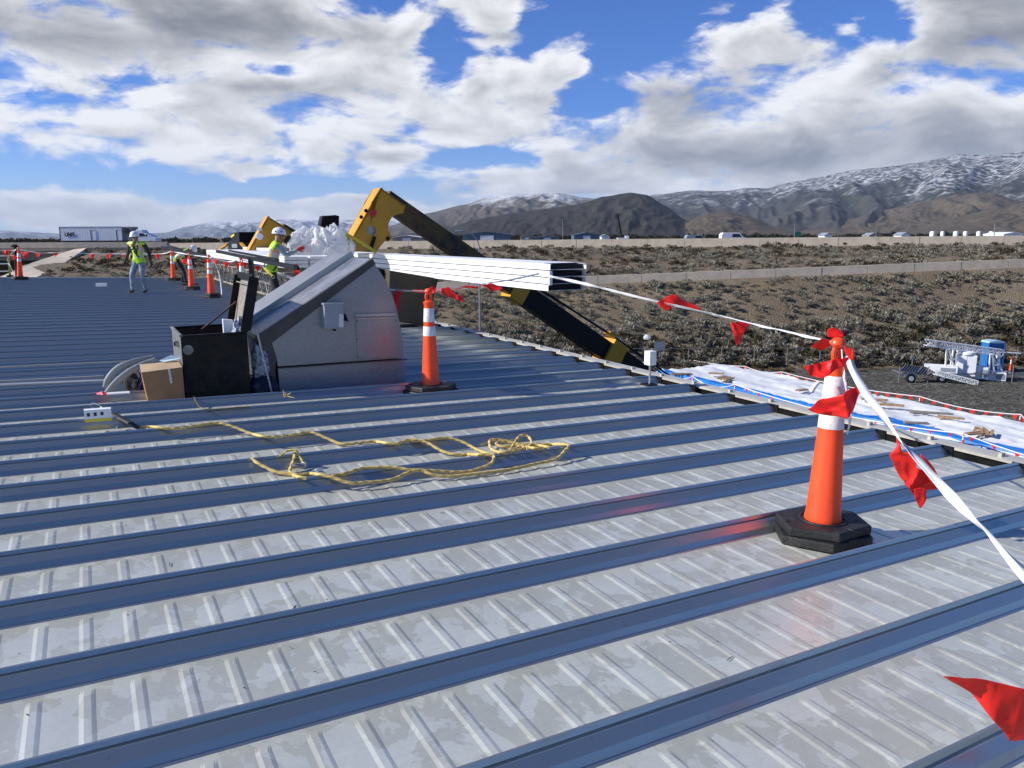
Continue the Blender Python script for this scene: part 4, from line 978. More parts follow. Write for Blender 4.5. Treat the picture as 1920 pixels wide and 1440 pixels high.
def lattice(p0, p1, w_, n, r, name, par, m_):
    d = (p1-p0).normalized(); s_ = d.cross(Z).normalized(); u_ = s_.cross(d); m = MB()
    cs = [s_*w_/2*i+u_*w_/2*j for i, j in ((-1, -1), (1, -1), (1, 1), (-1, 1))]
    for c_ in cs: m.bar(p0+c_, p1+c_, r*1.5, r*1.5)
    for k in range(n):
        a_ = p0.lerp(p1, k/n); b_ = p0.lerp(p1, (k+1)/n)
        for q in range(4):
            e, f = cs[q], cs[(q+1) % 4]
            if k % 2: e, f = f, e
            m.bar(a_+e, b_+f, r, r); m.bar(b_+e, b_+f, r, r)
    return m.build(name, m_, par)
lattice(hit_y(1736, 642, YT+.8), hit_y(1878, 661, YT+.8), .48, 15, .05, 'mast', tt, M_WHITE)
m = MB(); m.cyl(hit_y(1870, 660, YT+.8), hit_y(1914, 663, YT+.8), .06, n=8); m.build('mast_tip', M_WHITE, tt)
m = MB(); m.lathe([(.05, -.16), (.2, -.14), (.22, .1), (.1, .18)], hit_y(1757, 644, YT+.4), 10); m.build('camera_head', M_GALV2, tt)
lattice(hit_y(1752, 698, YT-.35), hit_y(1832, 718, YT-1.0), .34, 13, .045, 'ladder_outrigger', tt, M_WHITE)
m = MB(); m.cyl(hit_y(1828, 719, YT-1.0), hit_y(1846, 729, YT-1.2), .04, n=6); m.build('outrigger_foot', M_WHITE, tt)
def leg(a_, b_, r=.055): m.bar(hit_y(*a_), hit_y(*b_), r*2, r*2)
m = MB(); y1, y2 = YT+.3, YT+1.4
for p in (((1775, 654, y1), (1773, 686, y1)), ((1779, 654, y1), (1789, 690, y1)), ((1788, 656, y2), (1782, 688, y2)), ((1794, 657, y2), (1801, 676, y2)), ((1780, 675, y1), (1792, 673, y1))): m = MB(); leg(*p); m.build('mast_support', M_WHITE, tt)
m = MB()
for p in (((1857, 664, y1), (1854, 700, y1)), ((1861, 664, y1), (1864, 700, y1)), ((1868, 664, y2), (1884, 715, y1)), ((1874, 664, y2), (1872, 700, y2)), ((1862, 685, y1), (1872, 684, y1)), ((1858, 664, y1), (1880, 700, y2))): m = MB(); leg(*p); m.build('mast_support', M_WHITE, tt)
xa, xb = G(1803), G(1836); zc0, zc1 = zpx(1815, 708), zpx(1815, 668)
cX = Vector((math.cos(.42), -math.sin(.42), 0)); cY = Vector((math.sin(.42), math.cos(.42), 0)); cC = Vector(((xa+xb)/2+.1, YT+.95, (zc0+zc1)/2)); cw = xb-xa
cb = MB(); cb.box(cC, (cw, 1.1, zc1-zc0), (cX, cY, Z)); cab = cb.build('cabinet', M_WHITE, tt, bevel=.03)
for s_ in (-.5, .5): m = MB(); m.box(cC+cX*s_*cw*.49-cY*.565, (cw*.46, .03, (zc1-zc0)*.93), (cX, cY, Z)); dd = m.build('door', M_WHITE, cab); m = MB(); m.box(cC+cX*s_*.14-cY*.60, (.04, .05, .2), (cX, cY, Z)); m.build('handle', M_GREYBOX, dd)
m = MB(); m.lathe([(.62, zc1), (.7, zc1+.06), (.68, zc1+.24), (.45, zc1+.33), (.05, zc1+.36)], ((xa+xb)/2+.1, YT+.95, 0), 20); m.build('dish_cover', M_WHITE, tt, smooth=True)
for x0, x1, yt_, yb_ in ((1746, 1800, 688, 700), (1862, 1894, 700, 715), (1838, 1860, 690, 712)):
    m = MB(); z0, z1 = zpx(x0, yb_), zpx(x0, yt_); m.box(((G(x0)+G(x1))/2, YT+.8, (z0+z1)/2), (G(x1)-G(x0), 1.2, z1-z0), (cX, cY, Z)); bx_ = m.build('battery_box', M_WHITE, tt, bevel=.02)
    m = MB(); m.box(Vector(((G(x0)+G(x1))/2, YT+.8, (z0+z1)/2))-cY*.61+cX*(G(x1)-G(x0))*.2, ((G(x1)-G(x0))*.45, .03, (z1-z0)*.6), (cX, cY, Z)); m.build('side_panel', M_GREYBOX, bx_)
for px in (1684, 1738, 1896): m = MB(); x = G(px); m.cyl((x, YT-.2, ZY), (x, YT-.2, ZY+1.35), .045, n=8); m.build('jack_stand', M_GALV2, tt)
m = MB(); p = hit_y(1711, 671, YT+.9); m.cyl((p.x, p.y, zf), p, .035, n=6); m.box(p, (.28, .2, .25)); m.build('lamp_post', M_GALV2, tt)
YO = 67.0
ptl = thing('portable_toilet', 'blue portable toilet standing behind the mast trailer', 'portable toilet', (G(1868, YO), YO, ZY))
x0, x1 = G(1848, YO), G(1887, YO); zt = zpx(1868, 641, YO); x1 = min(x1, x0+1.45)
m = MB(); m.box(((x0+x1)/2, YO+.6, (ZY+zt)/2), (x1-x0-.1, 1.15, zt-ZY-.1)); m.build('cabin', M_BLUE, ptl, bevel=.05)
m = MB(); m.prism([Vector((x0, YO-.03, zt-.12)), Vector((x1, YO-.03, zt-.12)), Vector((x1-.08, YO-.03, zt+.02)), Vector(((x0+x1)/2, YO-.03, zt+.1)), Vector((x0+.08, YO-.03, zt+.02))], (0, 1.25, 0)); m.build('roof', mat('pale_blue_plastic', (.34, .52, .66), .4), ptl)
m = MB(); m.box(((x0+x1)/2+.12, YO-.0, (ZY+zt)/2-.1), ((x1-x0)*.62, .05, (zt-ZY)*.86)); d_ = m.build('door', mat('deep_blue_plastic', (.012, .06, .22), .4), ptl)
m = MB(); m.box((x1-.3, YO-.04, (ZY+zt)/2), (.1, .04, .1)); m.build('latch', M_WHITE, d_)
for s_ in (x0+.04, x1-.04): m = MB(); m.box((s_, YO-.01, (ZY+zt)/2), (.1, .08, zt-ZY-.15)); m.build('corner_post', M_BLUE, ptl)
oc = copy_tree(near_cone, 'orange and white cone to the right of the blue portable toilet'); oc.location = (G(1893, YO), YO, ZY); oc.scale = (1.2,)*3; oc['group'] = 'small cones round the sheeted platform'

# ---- street light below the roof edge
lp = hit_y(900, 600, 76)
sl2 = thing('street_light', 'tall grey street light with curved arm rising beyond the roof edge', 'street light', (lp.x, 76, terrain(lp.x, 76)))
m = MB(); tz = hit_y(899, 462, 76).z; m.cyl((lp.x, 76, terrain(lp.x, 76)-.2), (lp.x, 76, tz), .13, .07, 12); m.build('pole', M_GALV2, sl2, smooth=True)
arm = [hit_y(899, 462, 76), hit_y(895, 450, 76), hit_y(886, 440, 76), hit_y(873, 434, 76), hit_y(864, 433, 76)]
m = MB(); m.tube(arm, .055, 8); m.build('arm', M_GALV2, sl2, smooth=True)
m = MB(); p = hit_y(861, 433, 76); m.box(p, (.75, .3, .16)); m.build('lamp_head', M_GREYBOX, sl2, bevel=.04)

# ================================================================== ON THE ROOF
# ---- vent hood
VB = 8.36; 
vbase = R(2.5, VB, 0)
vent = thing('vent_hood', 'galvanized steel rooftop vent hood with slanted top and grey electrical box', 'roof vent', vbase)
def V(px, py, dd=0.0): return hit_b(px, py, VB) + B*dd
side = [(525, 738), (524, 715), (521, 690)], 
up = [(521, 687), (517, 664), (509, 642), (700, 492), (712, 508), (725, 530), (735, 552), (743, 577), (750, 608), (755, 640), (757, 671)]
lo = [(525, 741), (521, 690), (758, 675), (759, 722)]
DEP = 1.50
m = MB(); m.prism([V(*p) for p in up], B*DEP); m.build('upper_body', M_GALV, vent)
m = MB(); pl = [V(525, 742), V(523, 712), V(520.5, 689), V(758, 674), V(760, 700), V(760, 724)]; m.prism([p - B*.006 for p in pl], B*(DEP+.012)); m.build('skirt', M_GALV, vent)
m = MB(); m.bar(V(519, 690)-B*.016, V(762, 673)-B*.016, .03, .012); m.build('drip_edge', M_TRIM, vent)
m = MB(); m.prism([V(524, 733)-B*.03, V(762, 715)-B*.03, V(762, 724)-B*.03, V(524, 745)-B*.03], B*(DEP+.06)); m.build('curb_flashing', M_GALV2, vent)
# slanted cover
e0, e1 = V(697, 485), V(480, 630); f0, f1 = V(703, 495), V(508, 643); nrm = (e0-e1).cross(B).normalized()
if nrm.z < 0: nrm = -nrm
m = MB(); m.prism([e0-B*.03, e1-B*.03, f1-B*.03, f0-B*.03], B*.07); m.build('cover_trim', M_TRIM, vent)
m = MB(); th = nrm*-.03; mid = e0.lerp(e1, .60)
m.prism([e0, e1, e1+th, e0+th], B*.74); m.build('cover_panel', M_GALV2, vent)
m = MB(); m.prism([mid+nrm*.004, e1+nrm*.004, e1+nrm*.001, mid+nrm*.001], B*.735); m.build('cover_lower_sheet', M_GALV, vent)
dd_ = (e0-e1).normalized(); r0 = e0+B*.75+dd_*.03; r1 = e1+B*.75-dd_*.02
m = MB(); m.bar(r0+nrm*.025, r1+nrm*.025, .05, .085, nrm); m.build('cover_rib', M_SEAM, vent)
m = MB(); m.prism([e0+B*.78+nrm*.05, e1+B*.78+nrm*.05, e1+B*.78-nrm*.03, e0+B*.78-nrm*.03], B*.72); m.build('cover_panel', M_GALV2, vent)
m = MB(); m.prism([e1, V(508, 643), V(518, 668), V(516, 700), V(524, 742), V(500, 742), V(496, 690), V(490, 655)], B*DEP); m.build('inlet_flank', M_TRIM, vent)
# access door with its hinge rails and rivets
def vquad(mb, pts, d0, d1): mb.prism([V(*p)-B*d0 for p in pts], B*(d0-d1))
m = MB(); vquad(m, [(667, 598), (742, 597), (745, 670), (670, 672)], .012, -.01); ac = m.build('access_panel', M_GALV, vent, bevel=.002)
m = MB(); m.bar(V(665, 591)-B*.014, V(741, 589)-B*.014, .02, .03); m.bar(V(665, 597)-B*.016, V(743, 595.5)-B*.016, .02, .015); m.build('hinge_rail', M_GALV2, vent)
for p in ((669, 601), (669, 636), (671, 669), (708, 669.5), (741, 600)): m = MB(); m.cyl(V(*p)-B*.018, V(*p)-B*.01, .007, n=8); m.build('rivet', M_TEXT, ac)
bx = MB(); vquad(bx, [(602, 569), (638, 568), (639, 614), (603, 615)], .13, -.004); eb = bx.build('electrical_box', M_GREYBOX, vent, bevel=.006)
m = MB(); vquad(m, [(600, 567), (639, 566), (639, 569.5), (600, 570.5)], .15, -.002); m.build('box_lid', M_GREYBOX, eb)
m = MB(); vquad(m, [(629, 587), (637, 587), (637.5, 611), (629.5, 611)], .133, .129); m.build('label_plate', M_LABEL, eb)
m = MB(); m.box(V(642, 594)-B*.07, (.035, .05, .07), (A, B, Z)); m.bar(V(642, 592)-B*.09, V(645, 600)-B*.12, .02, .02); m.build('switch_handle', M_BLACK, eb)
for p in ((624, 616),): m = MB(); m.cyl(V(*p)-B*.06, V(p[0], p[1]+3)-B*.06, .02, n=8); m.build('conduit_stub', M_BLACK, eb)

# ---- tool chest with lid up
JB0, JB1, JA0, JA1 = 8.30, 9.20, .78, 1.42
jb = thing('tool_chest', 'scuffed black steel tool chest with its lid standing open', 'tool chest', R((JA0+JA1)/2, JB0, 0))
H0 = .64
def JR(a, b, h): q = A*a + B*b; return Vector((q.x, q.y, h-.02))
def jbox(name, a0, a1, b0, b1, h0, h1, m_, par=None, bev=.004):
    mm = MB(); c = JR((a0+a1)/2, (b0+b1)/2, (h0+h1)/2); mm.box(c, (a1-a0, b1-b0, h1-h0), (A, B, Z)); return mm.build(name, m_, par or jb, bevel=bev)
jbox('front_panel', JA0, JA1, JB0, JB0+.025, 0, H0, M_SCUFF); jbox('back_panel', JA0, JA1, JB1-.02, JB1, 0, H0, M_RUST)
jbox('side_panel', JA0, JA0+.02, JB0+.027, JB1-.022, 0, H0, M_SIDE); jbox('side_panel', JA1-.02, JA1, JB0+.027, JB1-.022, 0, H0, M_SCUFF)
jbox('bottom_panel', JA0+.022, JA1-.022, JB0+.027, JB1-.022, .04, .06, M_RUST)
jbox('rim', JA0-.012, JA0+.018, JB0-.005, JB1+.005, H0+.002, H0+.025, M_SIDE); jbox('rim', JA0+.02, JA1+.0, JB0-.008, JB0+.028, H0+.002, H0+.02, M_SCUFF); jbox('rim', JA0+.02, JA1, JB1-.03, JB1+.005, H0+.002, H0+.02, M_BLACK)
# inner liner so that the inside reads rusty brown
jbox('liner', JA1-.045, JA1-.023, JB0+.03, JB1-.025, .07, H0-.005, M_RUST)
m = MB(); lc = JR(JA0-.002, JB0+.22, H0-.09); m.cyl(lc, lc-A*.035, .035, n=16); lk = m.build('latch_housing', M_CHROME, jb); m = MB(); m.cyl(lc-A*.035, lc-A*.045, .022, n=14); m.build('lock', M_BLACK, lk)
m = MB(); m.cyl(JR(JA0+.06, JB0-.003, H0-.13), JR(JA0+.06, JB0-.006, H0-.13), .05, n=16); m.build('maker_badge', M_SIDE, jb)
jbox('skid_rail', JA0, JA0+.1, JB0+.01, JB1-.01, -.04, -.002, M_BLACK); jbox('skid_rail', JA1-.1, JA1, JB0+.01, JB1-.01, -.04, -.002, M_BLACK)
# lid: hinged along B at the far-right side, leaning a little past upright
hx = JR(JA1+.01, JB0, H0+.01); ld = (Z*.985 + A*.22).normalized(); ln = ld.cross(B).normalized()
if ln.dot(A) > 0: ln = -ln
LH = .565
m = MB(); m.prism([hx, hx+B*(JB1-JB0), hx+B*(JB1-JB0)+ld*LH, hx+ld*LH], -ln*.015); lidp = m.build('lid', M_LID, jb)
for a_, b_ in ((hx, hx+ld*LH), (hx+B*(JB1-JB0), hx+B*(JB1-JB0)+ld*LH), (hx+ld*LH, hx+B*(JB1-JB0)+ld*LH)):
    m = MB(); m.bar(a_+ln*.035, b_+ln*.035, .07, .02, B if a_ is hx or b_ != hx else B); m.build('lid_flange', M_SCUFF, lidp)
m = MB(); m.bar(hx+ld*LH*.86+ln*.02+B*.06, hx+ld*LH*.86+ln*.02+B*(JB1-JB0-.06), .06, .012, ld); m.build('lid_stiffener', M_LID, lidp)
m = MB(); m.prism([hx+ld*.02-ln*.022-B*.02, hx+ld*(LH+.01)-ln*.022-B*.02, hx+ld*(LH+.01)+ln*.08-B*.02, hx+ld*.02+ln*.08-B*.02], B*.018); m.build('lid_end', M_SCUFF, lidp)
m = MB(); m.bar(JR(JA0+.30, JB1-.10, H0-.02), hx+ld*.26+B*(JB1-JB0-.08)+ln*.02, .035, .015); m.build('lid_stay', M_RUST, jb)
# things inside the chest
m = MB(); m.box(JR(1.27, 8.52, H0+.035), (.10, .055, .20), ((A*.96+Z*-.12).normalized(), B, Z)); tag(m.build('white_carton', M_WHITE, loc=JR(1.27, 8.52, H0), bevel=.004), 'slim white carton sticking out of the open tool chest', 'carton')
def blob(name, c, rx, ry, rz, m_, label, cat, seed, amp=.3, fr=9, n=30, ax=None):
    m = MB(); rows = []
    X, Y = ax if ax else (Vector((1, 0, 0)), Vector((0, 1, 0)))
    for i in range(n//2+1):
        ph = math.pi*i/(n//2); row = []
        for j in range(n+1):
            th = 2*math.pi*(j % n)/n; d = Vector((math.sin(ph)*math.cos(th), math.sin(ph)*math.sin(th), math.cos(ph)))
            r = 1+amp*noise.fractal(d*2.0+Vector((seed, 0, 0)), .8, 2.2, 4) + amp*.5*abs(noise.noise(d*fr*.6+Vector((0, seed, 0))))
            row.append(c + X*d.x*r*rx + Y*d.y*r*ry + Z*d.z*r*rz)
        rows.append(row)
    m.grid(rows); return tag(m.build(name, m_, smooth=True, loc=c), label, cat)
blob('cloth_bundle', JR(1.37, 8.42, H0+.02), .075, .09, .12, mat('blue_white_rags', (.50, .52, .56), .8, 0, 0, 25, .5, 40, col2=(.10, .12, .25)), 'crumpled white and blue rag bundle in the chest corner', 'rags', 3, .45)
# ---- things between chest and hood
blob('clear_plastic_bag', R(1.56, 8.42, .30), .085, .10, .26, mat('clear_bag_film', (.30, .36, .38), .25, 0, 0, 14, .5, 20, col2=(.06, .08, .09)), 'limp clear plastic bag hanging between the chest and the hood', 'bag', 8, .3)
blob('dark_rope_coil', R(1.57, 8.36, .09), .13, .12, .10, mat('dark_blue_coil', (.012, .018, .05), .6, 0, .5, 60, .5, 60), 'dark blue coiled line on the roof between chest and hood', 'rope', 12, .3)
m = MB(); m.cyl(R(1.62, 8.22, .01), R(1.52, 8.26, .66), .010, n=8); tag(m.build('steel_rod', M_GALV2, loc=R(1.62, 8.22, 0)), 'thin steel rod leaning between chest and hood', 'rod')

# ---- cardboard box
cbx = thing('cardboard_box', 'brown taped cardboard box left of the black tool chest', 'box', R(.58, 8.42, 0))
c0 = [JR(a, b, h) for h in (0.02, .335) for a, b in ((.43, 8.20), (.765, 8.20), (.765, 8.62), (.43, 8.62))]
c0[4] = c0[4]-A*.04+Z*.0; c0[7] = c0[7]-A*.03; c0[5] = c0[5]+A*.0+Z*.02
m = MB(); m.add(c0, [(0, 1, 5, 4), (1, 2, 6, 5), (2, 3, 7, 6), (3, 0, 4, 7), (3, 2, 1, 0)]); m.build('carton_body', M_CARD, cbx, bevel=.006)
m = MB(); m.add([c0[4], c0[5], c0[6]+Z*.03, c0[7]+Z*.02, (c0[4]+c0[6])/2+Z*.035], [(0, 1, 4), (1, 2, 4), (2, 3, 4), (3, 0, 4)]); m.build('top_flap', M_CARDIN, cbx)
q = c0[5].lerp(c0[4], .36); m = MB(); m.prism([q-B*.003, q-B*.003+A*.02, q-B*.003+A*.03-Z*.14, q-B*.003+A*.012-Z*.15], -B*.001); m.build('tape_strip', M_LABEL, cbx)
m = MB(); p_ = (c0[7]+c0[6])/2+Z*.04; m.add([p_, p_+A*.12+Z*.05, p_+A*.26-B*.05+Z*.02, p_+A*.05-B*.12], [(0, 1, 2, 3)]); o = m.build('paper_sheet', mat('pale_blue_paper', (.45, .58, .64), .6)); tag(o, 'pale blue paper sheet on top of the cardboard box', 'paper'); sol = o.modifiers.new('t', 'SOLIDIFY'); sol.thickness = .002

# ---- grey flexible duct strips, dark bag, ribbon at the left of the box
hs = thing('folded_grey_hose', 'folded grey flat hose arching beside the cardboard box', 'hose', R(.1, 8.6, 0))
def hpx(L, b): return [hit_b(x, y, b) for x, y in L]
def smoothp(P, sub=6):
    out = []; n = len(P)
    for i in range(n-1):
        p0, p1, p2, p3 = P[max(i-1, 0)], P[i], P[i+1], P[min(i+2, n-1)]
        for k in range(sub):
            u = k/sub; out.append(.5*((2*p1)+(-p0+p2)*u+(2*p0-5*p1+4*p2-p3)*u*u+(-p0+3*p1-3*p2+p3)*u**3))
    return out+[P[-1]]
m = MB(); m.tube(smoothp(hpx([(198, 726), (203, 712), (216, 695), (236, 683), (262, 675), (288, 671)], 8.75)), .030, 8, flat=.5, up=B); m.build('hose_fold', M_GREYHOSE, hs, smooth=True)
m = MB(); m.tube(smoothp(hpx([(200, 742), (206, 731), (222, 713), (244, 696), (268, 684), (292, 676)], 8.62)), .034, 8, flat=.5, up=B); m.build('hose_fold', M_GREYHOSE, hs, smooth=True)
m = MB(); m.tube(smoothp(hpx([(197, 722), (204, 705), (224, 686), (252, 677), (286, 669)], 8.82)), .022, 8, flat=.6, up=B); m.build('hose_fold', M_GREYHOSE, hs, smooth=True)
blob('dark_bag', hit_b(258, 706, 8.75)-Z*.03, .14, .12, .13, M_BLWEB, 'dark nylon bag under the grey hose beside the cardboard box', 'bag', 5, .3)
br = MB(); br.tube(smoothp([hit_b(x, y, 8.55) for x, y in ((266, 690), (262, 702), (268, 714), (261, 726), (264, 738), (246, 745), (244, 752))]), .012, 8, lobes=3, twist=120); tag(br.build('hanging_rope', M_BLUEROPE, smooth=True, loc=hit_b(262, 738, 8.55)), 'dark blue cord hanging in front of the dark bag', 'cord')
pk = thing('pink_ribbon', 'bright pink ribbon scrap on a roof seam left of the hose', 'ribbon', hit_roof(190, 735, .09))
pennant(pk, [hit_roof(180, 737, .09), hit_roof(190, 734, .12), hit_roof(203, 736, .09)], [hit_roof(182, 740, .09), hit_roof(195, 741, .095), hit_roof(206, 739, .09)], 6, 3, .008, 2, name='scrap', m_=M_PINK)
pw_ = MB(); pw_.box(hit_roof(222, 737, .10), (.20, .08, .012), (ADIR, B, Z)); tag(pw_.build('white_wrapper', M_WHITE), 'white wrapper lying beside the pink ribbon', 'wrapper')

# ---- silver flashing strips lying on the far-left seams
for i, (x1, y0, y1, w_, lab) in enumerate([(205, 719, 713, .10, 'wide silver flashing strip on the seams at left, nearest'), (195, 713, 705, .035, 'narrow silver strip just behind the wide flashing at left'), (295, 686, 675, .02, 'thin shiny strip on a seam, farthest of the left strips')]):
    p0, p1 = hit_roof(-60, y0+5, .095), hit_roof(x1, y1, .095); m = MB(); m.bar(p0, p1, w_, .014); tag(m.build('flashing_strip', M_GALV2, loc=p0), lab, 'flashing')
pg = MB(); pg.box(hit_roof(190, 534, .12), (.32, .12, .10), (A, B, Z)); tag(pg.build('small_box', M_WHITE, loc=hit_roof(190, 535, .09)), 'small pale box alone on the far part of the roof', 'box')

# ---- ropes draped over seams
def surf(b):
    k = round((b-SEAM0)/PITCHB); d = b-(SEAM0+PITCHB*k-.03)
    return max(0.0, .093*math.exp(-(d/.15)**2))
def drape(px, py, r):
    d = ray(px, py); t0 = (CAMH-.13)/(-d.z - SL*d.dot(A)); t = t0
    for _ in range(400):
        p = CAM+d*t; h = p.z + SL*p.dot(A)
        if h <= surf(p.dot(B))+r: break
        t += .004
    return p
def ropeobj(name, label, strands, r, m_, tw=95, cat='rope'):
    t = thing(name, label, cat, drape(*strands[0][0], r))
    for S_ in strands:
        P = smoothp([Vector((x, y, 0)) for x, y in S_], 9); Q_ = [drape(p.x, p.y, r) for p in P]
        for _ in range(2): Q_ = [Q_[0]]+[(Q_[i-1]+Q_[i]*2+Q_[i+1])/4 for i in range(1, len(Q_)-1)]+[Q_[-1]]
        m = MB(); m.tube(Q_, r, 12, lobes=3, twist=tw); m.build('strand', m_, t, smooth=True)
    return t
ropeobj('lifeline_rope', 'yellow twisted safety rope lying in loops across the roof seams', [
    [(262, 801), (285, 800), (312, 803), (338, 803), (362, 799), (400, 793), (420, 795), (440, 801), (471, 813), (500, 819), (530, 818), (557, 814), (577, 810), (595, 814), (618, 824), (643, 833), (675, 830), (705, 828), (742, 832), (770, 824), (801, 830), (822, 842), (846, 851), (880, 852), (918, 853), (926, 858), (918, 871), (883, 883), (850, 885), (818, 883), (770, 881), (732, 876), (681, 878), (650, 887), (622, 893)],
    [(770, 826), (797, 826), (835, 821), (866, 828), (897, 844), (918, 852)],
    [(473, 859), (480, 866), (492, 873), (519, 885), (557, 890), (588, 888), (622, 895), (653, 905), (681, 905), (732, 900), (763, 887), (787, 881), (811, 890), (846, 893), (904, 887), (956, 880), (1007, 869), (1042, 861), (1060, 844), (1065, 834), (1024, 833), (990, 835), (956, 845)],
    [(1030, 839), (1004, 834), (973, 832), (940, 825), (920, 825), (918, 833), (924, 844), (945, 849), (957, 843), (966, 828), (976, 817), (990, 818), (997, 832), (980, 842), (950, 848)],
    [(990, 841), (965, 836), (945, 838), (930, 832), (945, 828), (968, 833), (1000, 840), (1020, 840)],
    [(553, 848), (551, 862), (545, 876), (544, 886), (556, 893), (575, 897)]], .0108, M_ROPE)
ropeobj('thin_cord', 'thin dark yellow cord trailing from the tool chest along a seam', [[(352, 703), (356, 720), (364, 745), (376, 764), (395, 768), (420, 767), (445, 764), (470, 763)]], .006, M_DROPE, 200, 'cord')
fy = thing('frayed_rope_end', 'frayed yellow rope end at the foot of the vent hood', 'rope', hit_roof(535, 745, .09))
for i in range(7):
    p0 = hit_roof(533+i*.8, 742, .10); p1 = p0+Vector((random.uniform(-.03, .10), random.uniform(-.12, .02), random.uniform(-.03, .09)))
    MB().cyl(p0, p1, .006, .002, 6).build('fibre', M_ROPE, fy)
# strap with buckle on the rope
st = thing('webbing_strap', 'short yellow webbing strap with metal buckle on the rope', 'strap', drape(545, 846, .01))
ribbon(st, [drape(524, 856, .01), drape(535, 848, .02), drape(545, 844, .05), drape(555, 845, .05), drape(563, 856, .03), drape(568, 867, .02)], .045, 0, 2, name='webbing', m_=M_HARN, twist0=1.2)
bk = drape(562, 876, .02); m = MB(); m.tube([bk+Vector((.05*math.cos(q), .035*math.sin(q), .015+.008*math.sin(2*q))) for q in np.linspace(0, 2*math.pi, 17)], .009, 6, caps=False); m.bar(bk+Vector((-.05, 0, .02)), bk+Vector((.05, 0, .03)), .014, .01); m.build('buckle', M_CHROME, st, smooth=True)
# rope grab with small white and yellow carton
wb = thing('small_carton', 'small white and yellow carton on a seam left of the rope hook', 'carton', hit_roof(180, 785, .09))
c = hit_roof(185, 789, .095)+Z*.05; m = MB(); m.box(c+Z*.016, (.20, .07, .075), (ADIR, B, Z)); m.build('carton_top', M_WHITE, wb); m = MB(); m.box(c-Z*.035, (.201, .071, .026), (ADIR, B, Z)); m.build('yellow_band', M_YLAB, wb)
for dx in (-.07, -.02, .03): m = MB(); m.box(c+A*dx-B*.0365+Z*.016, (.022, .003, .028), (ADIR, B, Z)); m.build('print_mark', M_TEXT, wb)
hk = thing('rope_hook', 'steel snap hook with black shock absorber sleeve on the rope end', 'hook', hit_roof(205, 780, .1))
h0 = depth(181, 762, 6.95); h1 = depth(205, 772, 6.85); 
lp_ = [h0+Vector((.045*math.cos(q), 0.01*math.sin(q), .022*math.sin(q)-.3*.045*math.cos(q))) for q in np.linspace(0, 2*math.pi, 15)]
m = MB(); m.tube(lp_, .008, 6, caps=False); m.build('hook_loop', M_CHROME, hk, smooth=True)
m = MB(); m.tube([h0+Vector((.04, 0, -.015)), h1], .014, 8); m.build('hook_body', M_CHROME, hk)
m = MB(); m.tube(smoothp([h1, depth(218, 780, 6.7), depth(238, 790, 6.6), depth(258, 801, 6.5)]), [.018]*4+[.03]*7+[.026]*4+[.020]*4, 8, flat=.7); m.build('sleeve', M_BLWEB, hk, smooth=True)
m = MB(); m.tube(smoothp([depth(203, 785, 6.75), depth(203, 796, 6.7), depth(210, 803, 6.62), depth(222, 800, 6.6)]), .012, 6, flat=.4); m.build('strap_loop', M_GREYHOSE, hk, smooth=True)

# ---- grit and twigs on the near pans
gm = MB(); rg_ = random.Random(3)
for i in range(120):
    k = rg_.randint(-2, 9); b = SEAM0+PITCHB*k+rg_.uniform(.06, .46); a = rg_.uniform(-.6, 5.8); p = R(a, b, .0062); L_ = rg_.uniform(.002, .006) if i % 9 else rg_.uniform(.01, .025); th = rg_.uniform(0, 3.1)
    d = A*math.cos(th)+B*math.sin(th); gm.bar(p-d*L_, p+d*L_, rg_.uniform(.002, .004), .002)
tag(gm.build('roof_grit', M_RUST), 'dark grit and twigs scattered on the near roof pans', 'grit', kind='stuff')
# ---- small white sensor box on a post at the eave
pb = R(5.84, 7.18, .0); ps = thing('sensor_post', 'small white box on a thin metal post at the roof edge', 'post', pb)
ptop = hit_b(1219, 684, 7.18); m = MB(); m.cyl(pb, Vector((pb.x, pb.y, ptop.z)), .014, n=10); m.build('post', M_GALV2, ps)
m = MB(); m.box((pb.x, pb.y, hit_b(1219, 671, 7.18).z), (.10, .11, .17), (A, B, Z)); m.build('box', M_WHITE, ps, bevel=.006)
m = MB(); m.box(R(5.84, 7.18, .012), (.14, .14, .02), (ADIR, B, Z)); m.build('foot', M_BLACK, ps)

# ---- white panel bundle, trusses, timbers
PA0, PA1 = 5.80, 6.42
zb_ = hit_a(1030, 548, PA0).z; zt_ = hit_a(1030, 495, PA0).z
bun = thing('panel_bundle', 'long stack of white metal roof panels raised along the eave', 'panel stack', Vector((*(A*PA0+B*9.43).xy, zb_)))
NL = 4; lh = (zt_-zb_)/NL
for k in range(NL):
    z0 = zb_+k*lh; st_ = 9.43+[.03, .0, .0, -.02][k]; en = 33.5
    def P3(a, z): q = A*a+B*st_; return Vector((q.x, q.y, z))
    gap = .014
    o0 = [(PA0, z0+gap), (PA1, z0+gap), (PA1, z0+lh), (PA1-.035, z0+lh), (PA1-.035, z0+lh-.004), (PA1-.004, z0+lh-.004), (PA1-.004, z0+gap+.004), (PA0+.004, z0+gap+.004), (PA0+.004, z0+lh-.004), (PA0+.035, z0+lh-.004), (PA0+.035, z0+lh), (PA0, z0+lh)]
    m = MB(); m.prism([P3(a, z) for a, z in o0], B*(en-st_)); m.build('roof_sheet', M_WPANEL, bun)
    cr0 = A*((PA0+PA1)/2)+B*((st_+.05+en)/2); MB().box(Vector((cr0.x, cr0.y, z0+lh*.5)), (PA1-PA0-.03, en-st_-.1, lh*.62), (A, B, Z)).build('sheet_shade_fill', M_BLACK, bun)  # black fill stands in for the shade inside the hollow sheet
    if k in (1, 2): m = MB(); q = A*(PA0+.0)+B*(9.40); m.box(Vector((q.x, q.y, z0+lh*.5)), (.05, .025, lh*.98), (A, B, Z)); m.build('corner_clip', M_WPANEL, bun)
